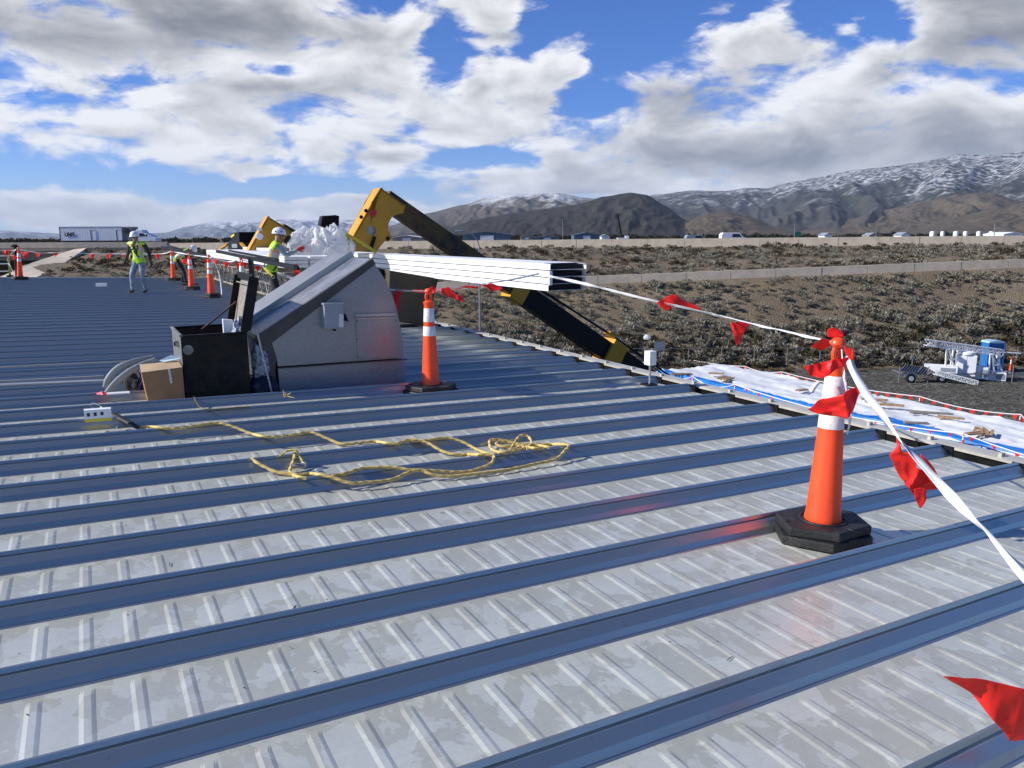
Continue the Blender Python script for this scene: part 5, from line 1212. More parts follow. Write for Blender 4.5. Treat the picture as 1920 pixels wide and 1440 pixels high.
tq = MB(); tq.prism([Vector((*(A*a+B*9.6).xy, zt_+.002)) for a in (PA0+.002, PA1-.002)] + [Vector((*(A*a+B*9.6).xy, zt_+.006)) for a in (PA1-.002, PA0+.002)], B*23.8); tq.build('cover_sheet', M_WPANEL, bun)
# dark shadow gaps inside: corrugated edges
bun2 = thing('panel_bundle', 'second white panel stack on the trusses behind the reaching worker', 'panel stack', Vector((*(A*5+B*19).xy, zb_)))
for k in range(3):
    z0 = zb_+.02+k*lh*.98; m = MB()
    for j, (a0, a1) in enumerate(((4.45, 5.05), (5.10, 5.70))):
        m.box(Vector((*(A*(a0+a1)/2+B*27.0).xy, z0+lh*.46)), (a1-a0, 14.0, lh*.84), (A, B, Z))
    m.build('roof_sheet', M_WPANEL, bun2)
def truss(a, b0, b1, z0, z1, label):
    t = thing('lattice_truss', label, 'truss', Vector((*(A*a+B*b0).xy, z0)), 'lattice trusses under the panel stack')
    def P(b, z, da=0): q = A*(a+da)+B*b; return Vector((q.x, q.y, z))
    for z, nm, m_ in ((z1, 'top_chord', M_GWOOD), (z0, 'bottom_chord', M_GWOOD)):
        MB().bar(P(b0, z), P(b1, z), .09, .05).build(nm, m_, t)
    n = int((b1-b0)/.42)
    for k in range(n):
        u0 = b0+(b1-b0)*k/n; u1 = b0+(b1-b0)*(k+1)/n
        za, zc = (z0, z1) if k % 2 else (z1, z0)
        mm = MB()
        for da in (-.03, .03): mm.cyl(P(u0, za, da), P(u1, zc, da), .012, n=6)
        mm.build('web', M_WEB, t)
    return t
truss(4.35, 15.2, 33.6, .06, zb_-.16, 'near lattice truss with zigzag webs below the white panels')
truss(5.6, 15.2, 33.6, .02, zb_-.16, 'farther lattice truss with zigzag webs, nearer the eave')
for i, b in enumerate((16.0, 18.6, 21.2, 23.8, 26.4, 29.0, 31.6)):
    m = MB(); q0 = A*4.1+B*b; q1 = A*6.45+B*b; m.bar(Vector((*q0.xy, zb_-.075)), Vector((*q1.xy, zb_-.075)), .10, .10)
    tag(m.build('timber_sleeper', M_GWOOD, loc=q0), ['first', 'second', 'third', 'fourth', 'fifth', 'sixth', 'last'][i]+' timber sleeper counted from the near end, across the trusses', 'timber', 'timber sleepers across the trusses')
# plywood crate under the bundle
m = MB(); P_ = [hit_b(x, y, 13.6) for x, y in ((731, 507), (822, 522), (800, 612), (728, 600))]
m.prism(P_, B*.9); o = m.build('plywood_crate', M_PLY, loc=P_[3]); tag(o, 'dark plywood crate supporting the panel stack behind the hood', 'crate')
m = MB(); P_ = [hit_b(x, y, 13.9) for x, y in ((700, 500), (733, 508), (728, 560), (712, 548))]; m.prism(P_, B*.5); tag(m.build('steel_block', M_BLACK, loc=P_[3]), 'dark frame block between the hood and the plywood crate', 'frame')
m = MB(); q_ = [hit_a(x, y, 5.2) for x, y in ((548, 492), (600, 500), (600, 508), (548, 500))]; m.prism(q_, A*.4); tag(m.build('grey_block', M_GREYBOX, loc=q_[0]), 'grey block below the white sheets beside the reaching worker', 'block')
# thin black rails crossing in front of the reaching worker
def rail(p0, p1, w_, h_, label): m = MB(); m.bar(p0, p1, w_, h_); m.bar(p0.lerp(p1, .985), p1+(p1-p0).normalized()*.12, w_*.6, h_*.6); tag(m.build('fork_tine', M_BLACK, loc=p1), label, 'fork tine', 'long black fork tines')
rail(depth(407, 471, 22.5), depth(556, 502, 12.3), .07, .075, 'long black steel tine crossing in front of the reaching worker')
rail(depth(430, 470, 21.5), depth(520, 487, 13.6), .05, .045, 'short thin black tine just behind the long one by the reaching worker')
rail(depth(304, 463, 31.0), depth(393, 483, 22.8), .09, .08, 'black tine at left above the bent over worker')
rail(depth(320, 462, 31.5), depth(388, 481, 23.5), .06, .06, 'thin black tine at far left, behind its thicker twin')
for (px, py, t_) in ((470, 484, 16.5), (352, 474, 26.5)):
    p = depth(px, py, t_); bz = R(p.dot(A), p.dot(B), .089); m = MB(); m.bar(bz, p, .09, .09); m.box(bz+Z*.02, (.4, .4, .04)); tag(m.build('tine_stand', M_BLACK, loc=bz), 'thin black stand under the tines '+('near the reaching worker' if px > 400 else 'near the bent over worker'), 'stand')

# ---- telehandler booms reaching over the eave
BA = 18.0
def BP(px, py, a=BA): return hit_b(px, py, a)
def boomseg(name, mats, par, P0, P1, h0, h1, wd, a=BA, bev=.012):
    # P0,P1 = centre line in the plane; box section
    d = (P1-P0).normalized(); u = d.cross(B).normalized(); u = u if u.z > 0 else -u
    m = MB(); vs = []
    for P, h in ((P0, h0), (P1, h1)):
        for s_ in (-1, 1):
            for q in (-1, 1): vs.append(P+B*s_*wd/2+u*q*h/2)
    m.add(vs, [(0, 1, 3, 2), (4, 6, 7, 5), (0, 4, 5, 1), (2, 3, 7, 6), (0, 2, 6, 4), (1, 5, 7, 3)]); return m.build(name, mats, par, bevel=bev)
bm = thing('telehandler_boom', 'large yellow and black telescopic boom reaching over the eave behind the panels', 'boom lift', BP(1150, 670))
C = lambda *p: BP(*p)
q0, q1 = C(730, 384), C(1000, 560); dirb = (C(1190, 697)-C(748, 392)).normalized()
top = C(748, 392); tip = top
L = lambda s_: top + dirb*s_ - Z*0.0
tot = (C(1200, 692)-top).length
s_mid = (C(962, 540)-top).length; s_low = (C(1140, 652)-top).length
boomseg('inner_section', M_YGRIME, bm, L(-.45), L(s_mid+.4), .42, .44, .40)
boomseg('middle_section', M_BLACK, bm, L(s_mid+.1), L(s_low+.3), .52, .54, .46)
boomseg('outer_section', M_BLACK, bm, L(s_low), L(s_low+6.5), .62, .64, .54)
boomseg('section_collar', M_YELLOW, bm, L(s_mid-.1), L(s_mid+.35), .62, .62, .54)
boomseg('section_collar', M_YELLOW, bm, L(s_low-.12), L(s_low+.42), .80, .80, .66)
ub = dirb.cross(B).normalized(); ub = ub if ub.z > 0 else -ub
for du in (-.30, .30):
    for k in range(3): m = MB(); p = L(s_low-.28)+ub*du*1.5-B*(.30-.10*k); m.box(p, (.07, .26, .09), (B, dirb, ub)); m.build('wear_pad_bolt', M_YELLOW, bm)
m = MB(); m.tube([L(s_mid+.6)+ub*.36-B*.15, L(s_low)+ub*.46-B*.15, L(s_low+1.2)+ub*.48-B*.15, L(s_low+4)+ub*.48-B*.15], .03, 6); m.build('hydraulic_hose', M_BLACK, bm)
m = MB(); m.tube([L(s_mid+.6)+ub*.36+B*.05, L(s_low)+ub*.55+B*.05, L(s_low+4)+ub*.36+B*.05], .025, 6); m.build('hydraulic_hose', M_WEB, bm)
for sx, sy in ((1178, 665), (1186, 676)): m = MB(); p = BP(sx-14, sy+12, BA-.28); m.cyl(p, p-B*.02, .05, n=12); m.build('green_decal', mat('green_decal_paint', (.08, .22, .04), .6), bm)
# gooseneck head: side-plate outline with hole
def plate(pts, a, th, par, name, m_, ring=None):
    mm = MB(); P = [BP(x, y, a) for x, y in pts]; mm.prism(P, B*th); return mm.build(name, m_, par, bevel=.012)
goose = [(714, 352), (760, 385), (756, 400), (742, 403), (735, 407), (729, 418), (727, 430), (732, 437), (733, 449), (728, 453), (722, 452), (714, 461), (705, 473), (650, 471), (664, 440)]
# hole made by splitting the plate into two halves round it
hc = (697, 432); hr = 9.5
def arc(a0, a1, n=10): return [(hc[0]+hr*.8*math.cos(a_), hc[1]+hr*math.sin(a_)) for a_ in np.linspace(a0, a1, n)]
rightp = [(714, 352), (760, 385), (756, 400), (742, 403), (735, 407), (729, 418), (727, 430), (732, 437), (733, 449), (728, 453), (722, 452), (714, 461), (705, 473), (697, 472.6)] + arc(math.pi/2, -math.pi/2) + [(697, 380)]
leftp = [(714, 352), (697, 380)] + arc(-math.pi/2, -3*math.pi/2) + [(697, 472.6), (650, 471), (664, 440)]
# both halves share depth; extruded as side plates with a hollow between
for nm, pp in (('head_plate', rightp), ('head_plate', leftp)): 
    mm = MB(); mm.prism([BP(x, y, BA-.30) for x, y in pp], B*.06); mm.build(nm, M_YELLOW, bm)
    mm = MB(); mm.prism([BP(x, y, BA-.30)+B*.54 for x, y in pp], B*.06); mm.build(nm, M_YELLOW, bm)
m = MB(); e = [BP(x, y, BA-.30) for x, y in ((714, 352), (664, 440), (650, 471))]
for a_, b_ in zip(e, e[1:]): m.prism([a_, b_, b_+A*.06, a_+A*.06], B*.60)
m.build('edge_plate', M_YELLOW, bm)
m = MB(); a_, b_ = BP(714, 352, BA-.30), BP(760, 385, BA-.30); m.prism([a_, b_, b_-Z*.05, a_-Z*.05], B*.60); m.build('edge_plate', M_YELLOW, bm)
m = MB(); p = BP(704, 434, BA-.24); m.cyl(p, p+B*.5, .20, n=20); m.build('pivot_drum', M_GALV2, bm)
m = MB(); m.bar(BP(702, 444, BA-.33), BP(694, 470, BA-.33), .12, .06); m.build('tilt_cylinder', M_BLACK, bm)
m = MB(); m.bar(BP(694, 397, BA-.304), BP(705, 402, BA-.304), .01, .16, Z); m.build('decal', M_REDL, bm)
for p in ((677, 407), (727, 447), (686, 395)): m = MB(); q = BP(*p, BA-.305); m.cyl(q, q-B*.02, .045, n=10); m.build('bolt', M_BLACK, bm)
# second boom farther along
bm2 = thing('telehandler_boom', 'second yellow boom head farther back, left of the plastic heap', 'boom lift', BP(500, 440))
hc2 = (487, 441)
for da in (-.30, .24): mm = MB(); mm.prism([BP(x, y, 31.0)+B*da for x, y in ((499, 406), (550, 437), (548, 445), (535, 441), (528, 452), (520, 470), (463, 470))], B*.06); mm.build('head_plate', M_YELLOW, bm2)
m = MB(); e = [BP(x, y, 31.0)-B*.30 for x, y in ((499, 406), (463, 470))]; m.prism([e[0], e[1], e[1]+A*.08, e[0]+A*.08], B*.6); m.build('edge_plate', M_YELLOW, bm2)
m = MB(); a_, b_ = BP(499, 406, 31.0)-B*.3, BP(550, 437, 31.0)-B*.3; m.prism([a_, b_, b_-Z*.08, a_-Z*.08], B*.60); m.build('edge_plate', M_YELLOW, bm2)
boomseg('inner_section', M_YGRIME, bm2, BP(524, 432, 31.0), BP(640, 503, 31.0), .60, .60, .44)
m = MB(); q = BP(487, 443, 30.62); m.cyl(q, q+B*.05, .13, n=18); m.build('pivot_drum', M_WHITE, bm2)
m = MB(); m.bar(BP(484, 429, 30.64), BP(491, 431, 30.64), .01, .12); m.build('decal', M_WHITE, bm2)

# ---- plastic film heap, black guard, yellow straps, black blocks
fc = depth(603, 470, 17.0)
def film_heap():
    t = thing('plastic_film_heap', 'billowing heap of clear white plastic film on the panels', 'plastic film', fc)
    px_u = [545, 552, 565, 578, 586, 600, 615, 632, 648, 658, 663]; top_ = [462, 432, 421, 425, 431, 424, 418, 416, 420, 428, 436]
    m = MB(); rows = []; nu, nv = 110, 50
    for j in range(nv+1):
        ph = math.pi*j/nv; row = []
        for i in range(nu+1):
            u = i/nu; px = 545+118*u; hh = (depth(px, float(np.interp(px, px_u, top_)), 17.0).z-zt_)*.88*math.sin(math.pi*min(1, max(0.0, .04+.92*u)))**.25
            edge = math.sqrt(max(0, 1-(2*u-1)**4)); c_, s_ = -math.cos(ph), math.sin(ph)**.8
            dpt = .62*edge*c_; p = depth(px, 470, 17.0); p = Vector((p.x, p.y+dpt, zt_+hh*s_))
            q = Vector((u*4.2, c_*1.7, s_*2))
            f_ = noise.noise_vector(q*1.5+Vector((3, 0, 0)))*.10 + noise.noise_vector(q*3)*.02
            rg = (1-abs(noise.noise(q*1.25)))**5*.17 + (1-abs(noise.noise(q*2.9+Vector((9, 1, 0)))))**7*.06
            p = p + (f_ + (Vector((0, -1, .6)).normalized())*(rg-.06))*(s_**.6)
            p.z = max(p.z, zt_+.008); row.append(p)
        rows.append(row)
    m.grid(rows); m.build('film', M_WPLAS, t, smooth=True)
film_heap()
gd = thing('black_guard', 'black ribbed load guard standing behind the plastic heap', 'guard', hit_b(618, 425, 20.6))
Q4 = [hit_b(x, y, 20.6) for x, y in ((604, 405), (629, 403), (636, 405), (635, 436), (597, 436))]
m = MB(); m.prism(Q4, B*.25); m.build('guard_plate', M_BLACK, gd)
for k in range(6):
    x0 = 606+k*4.4; m = MB(); m.bar(hit_b(x0, 404.5, 20.55), hit_b(x0-5+k*.9, 436, 20.55), .05, .05); m.build('rib', M_GREYBOX if False else M_BLACK, gd)
m = MB(); m.prism([hit_b(x, y, 17.6) for x, y in ((640, 444), (655, 440), (654, 472), (634, 472))], B*.5); tag(m.build('black_block', M_BLACK, loc=hit_a(640, 470, 6.6)), 'black wedge block strapped beside the large yellow boom head', 'block')
sv = thing('yellow_strap', 'bright yellow tie strap pulled from the plastic heap to the panels', 'strap', hit_a(655, 441, 6.0))
ribbon(sv, [hit_b(x, y, 16.6) for x, y in ((648, 440), (662, 446), (685, 460), (706, 474))], .11, 0, 1, name='webbing', m_=M_HARN, twist0=.3)
ribbon(sv, [hit_b(x, y, 16.6) for x, y in ((656, 441), (653, 452), (651, 472))], .10, 0, 1, name='webbing', m_=M_HARN, twist0=.2)
# black mast block of the second machine
bb = thing('black_mast', 'black carriage block with yellow struts left of the second boom', 'carriage', hit_a(440, 468, 7.0))
m = MB(); m.prism([hit_a(x, y, 7.0) for x, y in ((434, 437), (448, 435), (449, 455), (453, 457), (452, 469), (427, 469), (429, 452), (434, 450))], A*.8); m.build('carriage', M_BLACK, bb)
m = MB(); m.prism([hit_a(x, y, 6.98) for x, y in ((434, 441), (440, 438), (440, 442), (434, 446))], -A*.02); m.build('sticker', M_HARN, bb)
for a_, b_ in (((427, 458), (410, 469)), ((452, 456), (463, 468))): m = MB(); m.bar(hit_a(*a_, 7.0), hit_a(*b_, 7.0), .14, .08); m.build('strut', M_YELLOW, bb)
m = MB(); m.bar(hit_a(436, 461, 6.95), hit_a(446, 461, 6.95), .08, .2); m.build('crossbar', M_GREYBOX, bb)

# ---- ladder top and hand wheel at far left
ld_ = thing('yellow_ladder', 'yellow fibreglass ladder top at the left picture edge', 'ladder', depth(18, 518, 30))
for x0 in (-24, 15): MB().bar(depth(x0, 470, 30), depth(x0+4, 522, 30), .07, .05).build('side_rail', M_HARN, ld_)
for y0 in (480, 495, 509): MB().bar(depth(-22, y0, 30), depth(17, y0-.6, 30), .05, .04).build('rung', M_LABEL, ld_)
m = MB(); m.lathe([(.12, 0), (.12, .06), (.04, .07)], depth(19, 519, 30), 10); m.build('foot', M_BLACK, ld_)
vp = thing('valve_post', 'dark post with a crosswise handle left of the far left cone', 'post', R(-3.0, 35.6, -.3))
P0 = depth(30, 520, 31.5); m = MB(); m.cyl(P0-Z*.5, depth(28, 462, 31.5), .06, n=8); m.build('post', M_BLACK, vp)
m = MB(); m.bar(depth(21, 462, 31.5), depth(34, 462, 31.5), .06, .06); m.box(depth(28, 461, 31.5), (.12, .12, .12)); m.build('handle', M_BLACK, vp)
vp.location = vp.location

# ================================================================== PEOPLE
def person(name, label, base, f, J, zones, height=1.0):
    """one skinned body; zones: list of (bone names -> material)"""
    t = thing(name, label, 'person', base); f = Vector((f[0], f[1], 0)).normalized(); sd = Vector((f.y, -f.x, 0))   # sd = person's right
    W_ = lambda p: base + f*p[0] + sd*p[1] + Z*p[2]
    names = list(J); idx = {n: i for i, n in enumerate(names)}
    E_ = [('pelvis', 'waist'), ('waist', 'chest'), ('chest', 'neck'), ('neck', 'chin'), ('chin', 'crown')]
    for s_ in ('L', 'R'):
        E_ += [('chest', 'sh'+s_), ('sh'+s_, 'el'+s_), ('el'+s_, 'wr'+s_), ('pelvis', 'hip'+s_), ('hip'+s_, 'kn'+s_), ('kn'+s_, 'an'+s_), ('an'+s_, 'heel'+s_), ('heel'+s_, 'toe'+s_)]
    me = bpy.data.meshes.new('b'); me.from_pydata([tuple(W_(J[n][:3])-base) for n in names], [(idx[a], idx[b]) for a, b in E_], [])
    o = bpy.data.objects.new('b', me); COL.objects.link(o)
    sk = o.modifiers.new('s', 'SKIN'); sk.use_smooth_shade = True; sk.branch_smoothing = .6
    for i, n in enumerate(names):
        r = J[n][3]; me.skin_vertices[0].data[i].radius = (r, r*(J[n][4] if len(J[n]) > 4 else 1)); me.skin_vertices[0].data[i].use_root = (n == 'pelvis')
    ss = o.modifiers.new('u', 'SUBSURF'); ss.levels = 2; ss.render_levels = 2
    dg = bpy.context.evaluated_depsgraph_get(); bd = bpy.data.meshes.new_from_object(o.evaluated_get(dg)); bpy.data.objects.remove(o)
    bd.name = 'body'; mats = []; bd.materials.clear()
    bones = [(a, b) for a, b in E_]; seg = [(W_(J[a][:3])-base, W_(J[b][:3])-base) for a, b in bones]
    def near_bone(c):
        best = 0; bdm = 1e9
        for i, (p, q) in enumerate(seg):
            d = q-p; u = max(0, min(1, (c-p).dot(d)/max(1e-6, d.length_squared))); dd = (c-(p+d*u)).length
            if dd < bdm: bdm = dd; best = i
        return best
    zm = {}
    for k, m_ in zones.items(): zm[k] = m_
    def zone(b):
        a, c = b
        if c in ('chin', 'crown'): return 'skin'
        if a in ('pelvis', 'waist', 'chest') and c in ('waist', 'chest', 'neck'): return 'top' if a != 'pelvis' else 'top'
        if c[:2] in ('sh', 'el', 'wr'): return 'top'
        if c[:3] == 'hip' or c[:2] in ('kn', 'an'): return 'legs'
        return 'boots'
    ml = [zones['skin'], zones['top'], zones['legs'], zones['boots']]; zi = {'skin': 0, 'top': 1, 'legs': 2, 'boots': 3}
    for m_ in ml: bd.materials.append(m_)
    keep = []
    for pgn in bd.polygons:
        nb_ = bones[near_bone(pgn.center)]; pgn.material_index = zi[zone(nb_)]; pgn.use_smooth = True
        if nb_ in (('pelvis', 'waist'), ('waist', 'chest'), ('chest', 'neck')) or (nb_[0] == 'chest' and nb_[1][:2] == 'sh'): keep.append(pgn.index)
        elif nb_[1][:3] == 'hip' and (pgn.center-(W_(J['pelvis'][:3])-base)).dot(Vector(W_(J['chest'][:3])-W_(J['pelvis'][:3])).normalized()) > -.09: keep.append(pgn.index)
        elif nb_[0][:2] == 'sh': 
            if (pgn.center-(W_(J[nb_[0]][:3])-base)).length < .07: keep.append(pgn.index)
    bo = bpy.data.objects.new('body', bd); COL.objects.link(bo); bo.parent = t
    # vest: shell 2 cm outside the torso
    vm_ = bpy.data.meshes.new('vest'); used = {}; vv = []; ff = []; fm = []
    ax0 = W_(J['pelvis'][:3])-base; ax1 = W_(J['neck'][:3])-base; AL = (ax1-ax0).length; AD = (ax1-ax0)/AL
    for i in keep:
        pg_ = bd.polygons[i]; hh = (pg_.center-ax0).dot(AD)/AL
        if hh < -.2: continue
        fc_ = []
        for vi in pg_.vertices:
            if vi not in used: used[vi] = len(vv); v = bd.vertices[vi]; vv.append(tuple(v.co+v.normal*.022))
            fc_.append(used[vi])
        ff.append(fc_); side_ = (pg_.center-ax0).dot(sd)
        front = (pg_.center-ax0).dot(f) - (AD*((pg_.center-ax0).dot(AD))).dot(f)
        mi = 0
        if .16 < hh < .28: mi = 1
        if abs(abs(side_)-.12) < .03 and hh > .3: mi = 1 if abs(abs(side_)-.12) < .018 else 2
        if zones.get('open') and front > .04 and abs(side_) < .045 and hh > .35: mi = 3
        fm.append(mi)
    vm_.from_pydata(vv, [], ff); 
    for m_ in (M_VEST, M_SILV, M_VORNG, M_DARKS): vm_.materials.append(m_)
    vm_.polygons.foreach_set('material_index', fm); vm_.polygons.foreach_set('use_smooth', [True]*len(ff)); vm_.update()
    vo = bpy.data.objects.new('vest', vm_); COL.objects.link(vo); vo.parent = t; so = vo.modifiers.new('t', 'SOLIDIFY'); so.thickness = .008
    # head: helmet, face
    hc_ = W_(J['crown'][:3]); ch = W_(J['chin'][:3]); hu = (hc_-ch).normalized(); hf = f - hu*f.dot(hu); hf.normalize()
    if 'tilt' in J: pass
    hs_ = hu.cross(hf); 
    def Hh(x, y, z): return hc_ + hf*x + hs_*y + hu*z
    m = MB(); rows = []
    for i in range(9):
        ph = math.pi/2*i/8; rows.append([Hh(.142*math.sin(ph)*math.cos(th), .118*math.sin(ph)*math.sin(th), -.035+.125*math.cos(ph)) for th in np.linspace(0, 2*math.pi, 25)])
    rows.append([Hh(.146*math.cos(th)+.0, .122*math.sin(th), -.055) for th in np.linspace(0, 2*math.pi, 25)])
    m.grid(rows); hat = m.build('hard_hat', M_HAT, t, smooth=True)
    m = MB(); m.prism([Hh(.115*1.1*math.cos(th)+(.055 if abs(th) < 1 else .0), .118*math.sin(th), -.05) for th in np.linspace(-1.3, 1.3, 11)], hu*-.008); m.build('brim', M_HAT, hat)
    for sgn in (-1, 1):
        for xx in (-.07, .05): m = MB(); q = Hh(xx, sgn*.098, -.005); m.cyl(q, q+hs_*sgn*.012, .014, n=8); m.build('vent_slot', M_BLACK, hat)
    m = MB(); m.tube([Hh(.02, .095, -.05), Hh(.04, .085, -.12), Hh(.075, .02, -.21), Hh(.075, -.02, -.21), Hh(.04, -.085, -.12), Hh(.02, -.095, -.05)], .006, 6); m.build('chin_strap', M_BLWEB, hat)
    m = MB(); m.tube([Hh(.094, 0, -.075), Hh(.118, 0, -.115), Hh(.098, 0, -.125)], [.010, .017, .010], 8); m.build('nose', zones['skin'], t, smooth=True)
    m = MB()
    for sgn in (-1, 1): m.lathe([(.001, -.018), (.02, -.012), (.024, 0), (.02, .012), (.001, .018)], Hh(.092, sgn*.034, -.082), 8)
    m.build('safety_glasses' if zones.get('glasses') else 'eye', M_GLASS, t, smooth=True)
    m = MB(); m.tube([Hh(.100, -.022, -.152), Hh(.106, 0, -.15), Hh(.100, .022, -.152)], .005, 6); m.build('mouth', mat('lip', (.25, .09, .07), .6), t)
    for sgn in (-1, 1): m = MB(); m.lathe([(.004, -.03), (.016, -.015), (.018, .01), (.008, .03)], Hh(.0, sgn*.092, -.10), 8, sx=1, sy=.5); m.build('ear', zones['skin'], t, smooth=True)
    # hands
    for s_, sg in (('L', -1), ('R', 1)):
        w0 = W_(J['wr'+s_][:3]); e0_ = W_(J['el'+s_][:3]); d = (w0-e0_).normalized()
        hd = zones.get('hand'+s_, None); d = (d*(1-0) + (hd if hd else Vector((0, 0, 0)))).normalized()
        pn = d.cross(f if abs(d.dot(f)) < .8 else Z).normalized(); ac_ = d.cross(pn).normalized()
        m = MB(); m.tube([w0-d*.02, w0+d*.03, w0+d*.075, w0+d*.095], [.030, .040, .044, .036], 10, flat=.5, up=pn); hn = m.build('hand', zones['glove'], t, smooth=True)
        for k, ln_ in enumerate((.072, .082, .078, .062)):
            o_ = ac_*(.030-.020*k); b0_ = w0+d*.08+o_; k1 = b0_+d*ln_*.5+pn*.008; k2 = k1+(d*.75+pn*.66)*ln_*.5
            m = MB(); m.tube([b0_, k1, k2], [.0105, .0095, .0075], 7); m.build('finger', zones['glove'], hn, smooth=True)
        b0_ = w0+d*.025+ac_*.035; m = MB(); m.tube([b0_, b0_+ac_*.03+d*.03, b0_+ac_*.035+d*.06+pn*.012], [.013, .012, .009], 7); m.build('thumb', zones['glove'], hn, smooth=True)
    # harness straps
    m = MB(); ch_ = W_(J['chest'][:3]); pv = W_(J['pelvis'][:3])
    return t, W_
# reaching worker (seen from his right side, facing right)
wp = R(3.50, 17.0, .089)
Jw = dict(pelvis=(0, 0, .93, .135, .9), waist=(.02, 0, 1.06, .125, .95), chest=(.10, 0, 1.32, .155, .85), neck=(.15, 0, 1.47, .062), chin=(.185, 0, 1.555, .072), crown=(.20, 0, 1.69, .088),
          shL=(.12, -.19, 1.42, .068), elL=(.34, -.22, 1.30, .050), wrL=(.56, -.18, 1.38, .036), shR=(.12, .19, 1.42, .068), elR=(.33, .24, 1.20, .052), wrR=(.57, .20, 1.32, .036),
          hipL=(0, -.10, .86, .105), knL=(.05, -.12, .48, .074), anL=(-.02, -.12, .09, .052), heelL=(-.04, -.12, .05, .042), toeL=(.16, -.13, .035, .040),
          hipR=(0, .10, .86, .105), knR=(.10, .13, .48, .074), anR=(.02, .14, .09, .052), heelR=(0, .14, .05, .042), toeR=(.20, .15, .035, .040))
Jw = {k: (v[0], v[1], v[2]*1.03)+tuple(v[3:]) for k, v in Jw.items()}
wk, Wf = person('person', 'worker in white hard hat, lime vest and red gloves reaching toward the plastic heap', wp, (.93, .25), Jw, dict(skin=M_SKIN, top=M_GREYS, legs=M_DJEANS, boots=M_BOOT, glove=M_GLOVE, handL=Z*.9, handR=Vector((.2, 0, -.05)), glasses=1))
m = MB(); m.tube(smoothp([Wf((-.10, .05, 1.12)), Wf((-.14, .10, 1.0)), Wf((-.06, .17, .90)), Wf((.02, .20, .82))]), .028, 6, flat=.3); m.build('harness_strap', M_HARN, wk)
m = MB(); m.tube(smoothp([Wf((.16, .12, 1.12)), Wf((.12, .17, 1.02)), Wf((.04, .19, .92))]), .024, 6, flat=.3); m.build('harness_strap', M_BLWEB, wk)
m = MB(); q = Wf((.03, .205, .79)); m.tube([q+Vector((.03*math.cos(a_), 0, .03*math.sin(a_))) for a_ in np.linspace(0, 2*math.pi, 11)], .006, 5, caps=False); m.build('harness_ring', M_CHROME, wk)
# walking worker (towards the camera)
wp2 = hit_roof(266, 549, .089)
Jk = dict(pelvis=(0, 0, .93, .135, .85), waist=(0, 0, 1.05, .135, .85), chest=(.04, 0, 1.30, .165, .8), neck=(.05, 0, 1.46, .066), chin=(.085, 0, 1.53, .072), crown=(.10, 0, 1.66, .088),
          shL=(.03, -.20, 1.41, .072), elL=(-.04, -.31, 1.14, .056), wrL=(.02, -.37, .90, .040), shR=(.03, .20, 1.41, .072), elR=(-.02, .30, 1.14, .056), wrR=(.08, .36, .91, .040),
          hipL=(0, -.10, .86, .108), knL=(.12, -.13, .48, .078), anL=(.00, -.14, .09, .054), heelL=(-.03, -.14, .05, .042), toeL=(.16, -.16, .035, .042),
          hipR=(0, .10, .86, .108), knR=(.20, .13, .50, .078), anR=(.22, .13, .10, .054), heelR=(.20, .13, .05, .042), toeR=(.38, .15, .05, .042))
wk2, Wg = person('person', 'worker in white hard hat and jeans walking toward the camera on the far roof', wp2, (-.10, -1), Jk, dict(skin=M_SKIN, top=M_DARKS, legs=M_JEANS, boots=M_BOOT, glove=M_DARKS, open=1, glasses=1))
for s_ in (-1, 1): m = MB(); m.tube(smoothp([Wg((.12, s_*.07, 1.40)), Wg((.20, s_*.10, 1.25)), Wg((.20, s_*.06, 1.12)), Wg((.17, s_*.12, 1.0))]), .022, 6, flat=.3); m.build('harness_strap', M_BLWEB, wk2)
m = MB(); m.bar(Wg((.215, -.13, 1.235)), Wg((.215, .13, 1.235)), .02, .04); m.build('chest_strap', M_BLWEB, wk2)
m = MB(); m.tube(smoothp([Wg((.18, .13, 1.10)), Wg((.2, .15, 1.0)), Wg((.17, .10, .92)), Wg((.14, .0, .90))]), .02, 6, flat=.4); m.build('lanyard', M_HARN, wk2)
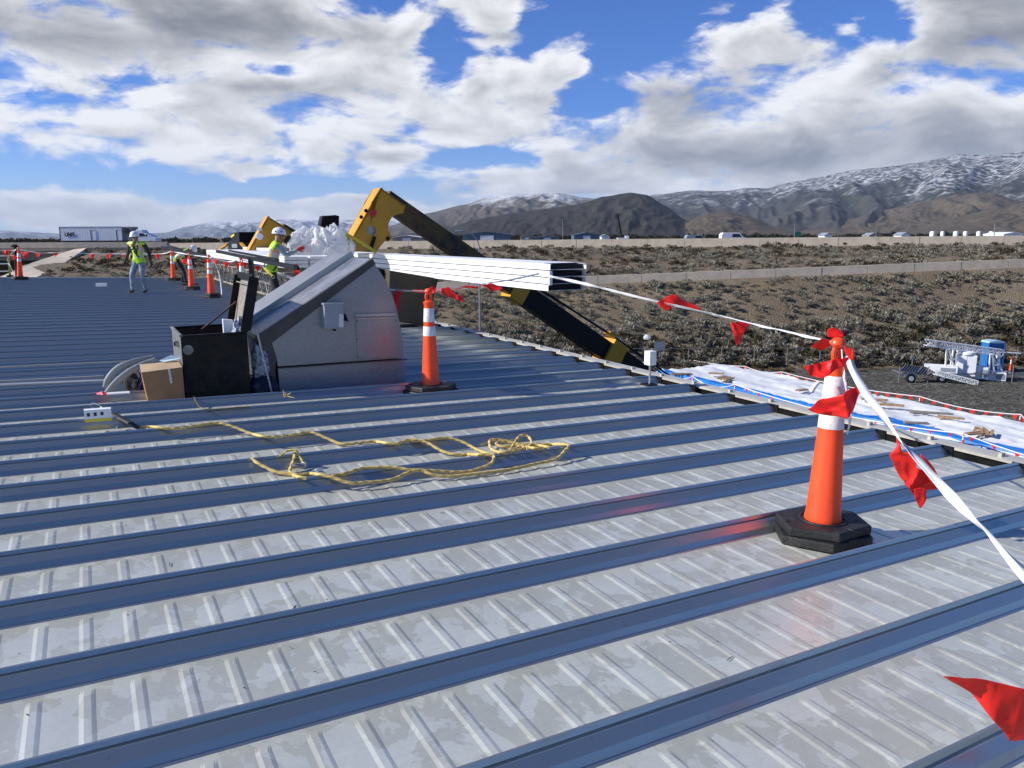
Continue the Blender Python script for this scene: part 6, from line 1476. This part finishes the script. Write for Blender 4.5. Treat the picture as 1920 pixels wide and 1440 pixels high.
for s_ in (-.13, .13): m = MB(); m.lathe([(.03, -.07), (.062, -.04), (.066, .03), (.04, .08)], Wg((.19 if s_ > 0 else .12, s_, .49)), 10, sx=.8, sy=.9); m.build('knee_pad', M_BOOT, wk2, smooth=True)
# bent over worker
wp3 = hit_roof(340, 531, .089)
Jb = dict(pelvis=(-.10, 0, .84, .13, .9), waist=(-.02, 0, .94, .125, .9), chest=(.20, 0, 1.10, .15, .85), neck=(.35, 0, 1.17, .062), chin=(.42, 0, 1.17, .070), crown=(.54, 0, 1.22, .088),
          shL=(.27, -.19, 1.12, .068), elL=(.34, -.22, .86, .050), wrL=(.46, -.14, .66, .036), shR=(.27, .19, 1.12, .068), elR=(.34, .22, .84, .050), wrR=(.50, .14, .66, .036),
          hipL=(-.10, -.10, .80, .105), knL=(.06, -.14, .46, .074), anL=(.0, -.14, .09, .052), heelL=(-.03, -.14, .05, .042), toeL=(.15, -.15, .035, .040),
          hipR=(-.10, .10, .80, .105), knR=(.16, .13, .46, .074), anR=(.20, .14, .09, .052), heelR=(.18, .14, .05, .042), toeR=(.36, .15, .035, .040))
wk3, Wb = person('person', 'worker in dark clothes and lime vest bending over beside an orange cone', wp3, (1, .1), Jb, dict(skin=M_SKIN, top=M_DARKS, legs=M_DJEANS, boots=M_BOOT, glove=M_DARKS))
m = MB(); m.tube(smoothp([Wb((-.02, .05, 1.05)), Wb((-.14, .08, .95)), Wb((-.14, .14, .82)), Wb((-.05, .18, .78))]), .028, 6, flat=.3); m.build('harness_strap', M_HARN, wk3)

# ---- air: thin haze over the valley
hz = MB(); hz.box((0, 18000, 2600/2-70), (90000, 84000, 2600+60))
hm = bpy.data.materials.new('haze'); hm.use_nodes = True; ht = NT(hm.node_tree); ht.n.clear()
pv_ = ht.new('ShaderNodeVolumePrincipled'); pv_.inputs['Color'].default_value = (.70, .82, 1.0, 1); pv_.inputs['Density'].default_value = 1.6e-5
hout = ht.new('ShaderNodeOutputMaterial'); ht.lk(pv_.outputs[0], hout.inputs['Volume'])
tag(hz.build('haze', hm), kind='stuff')
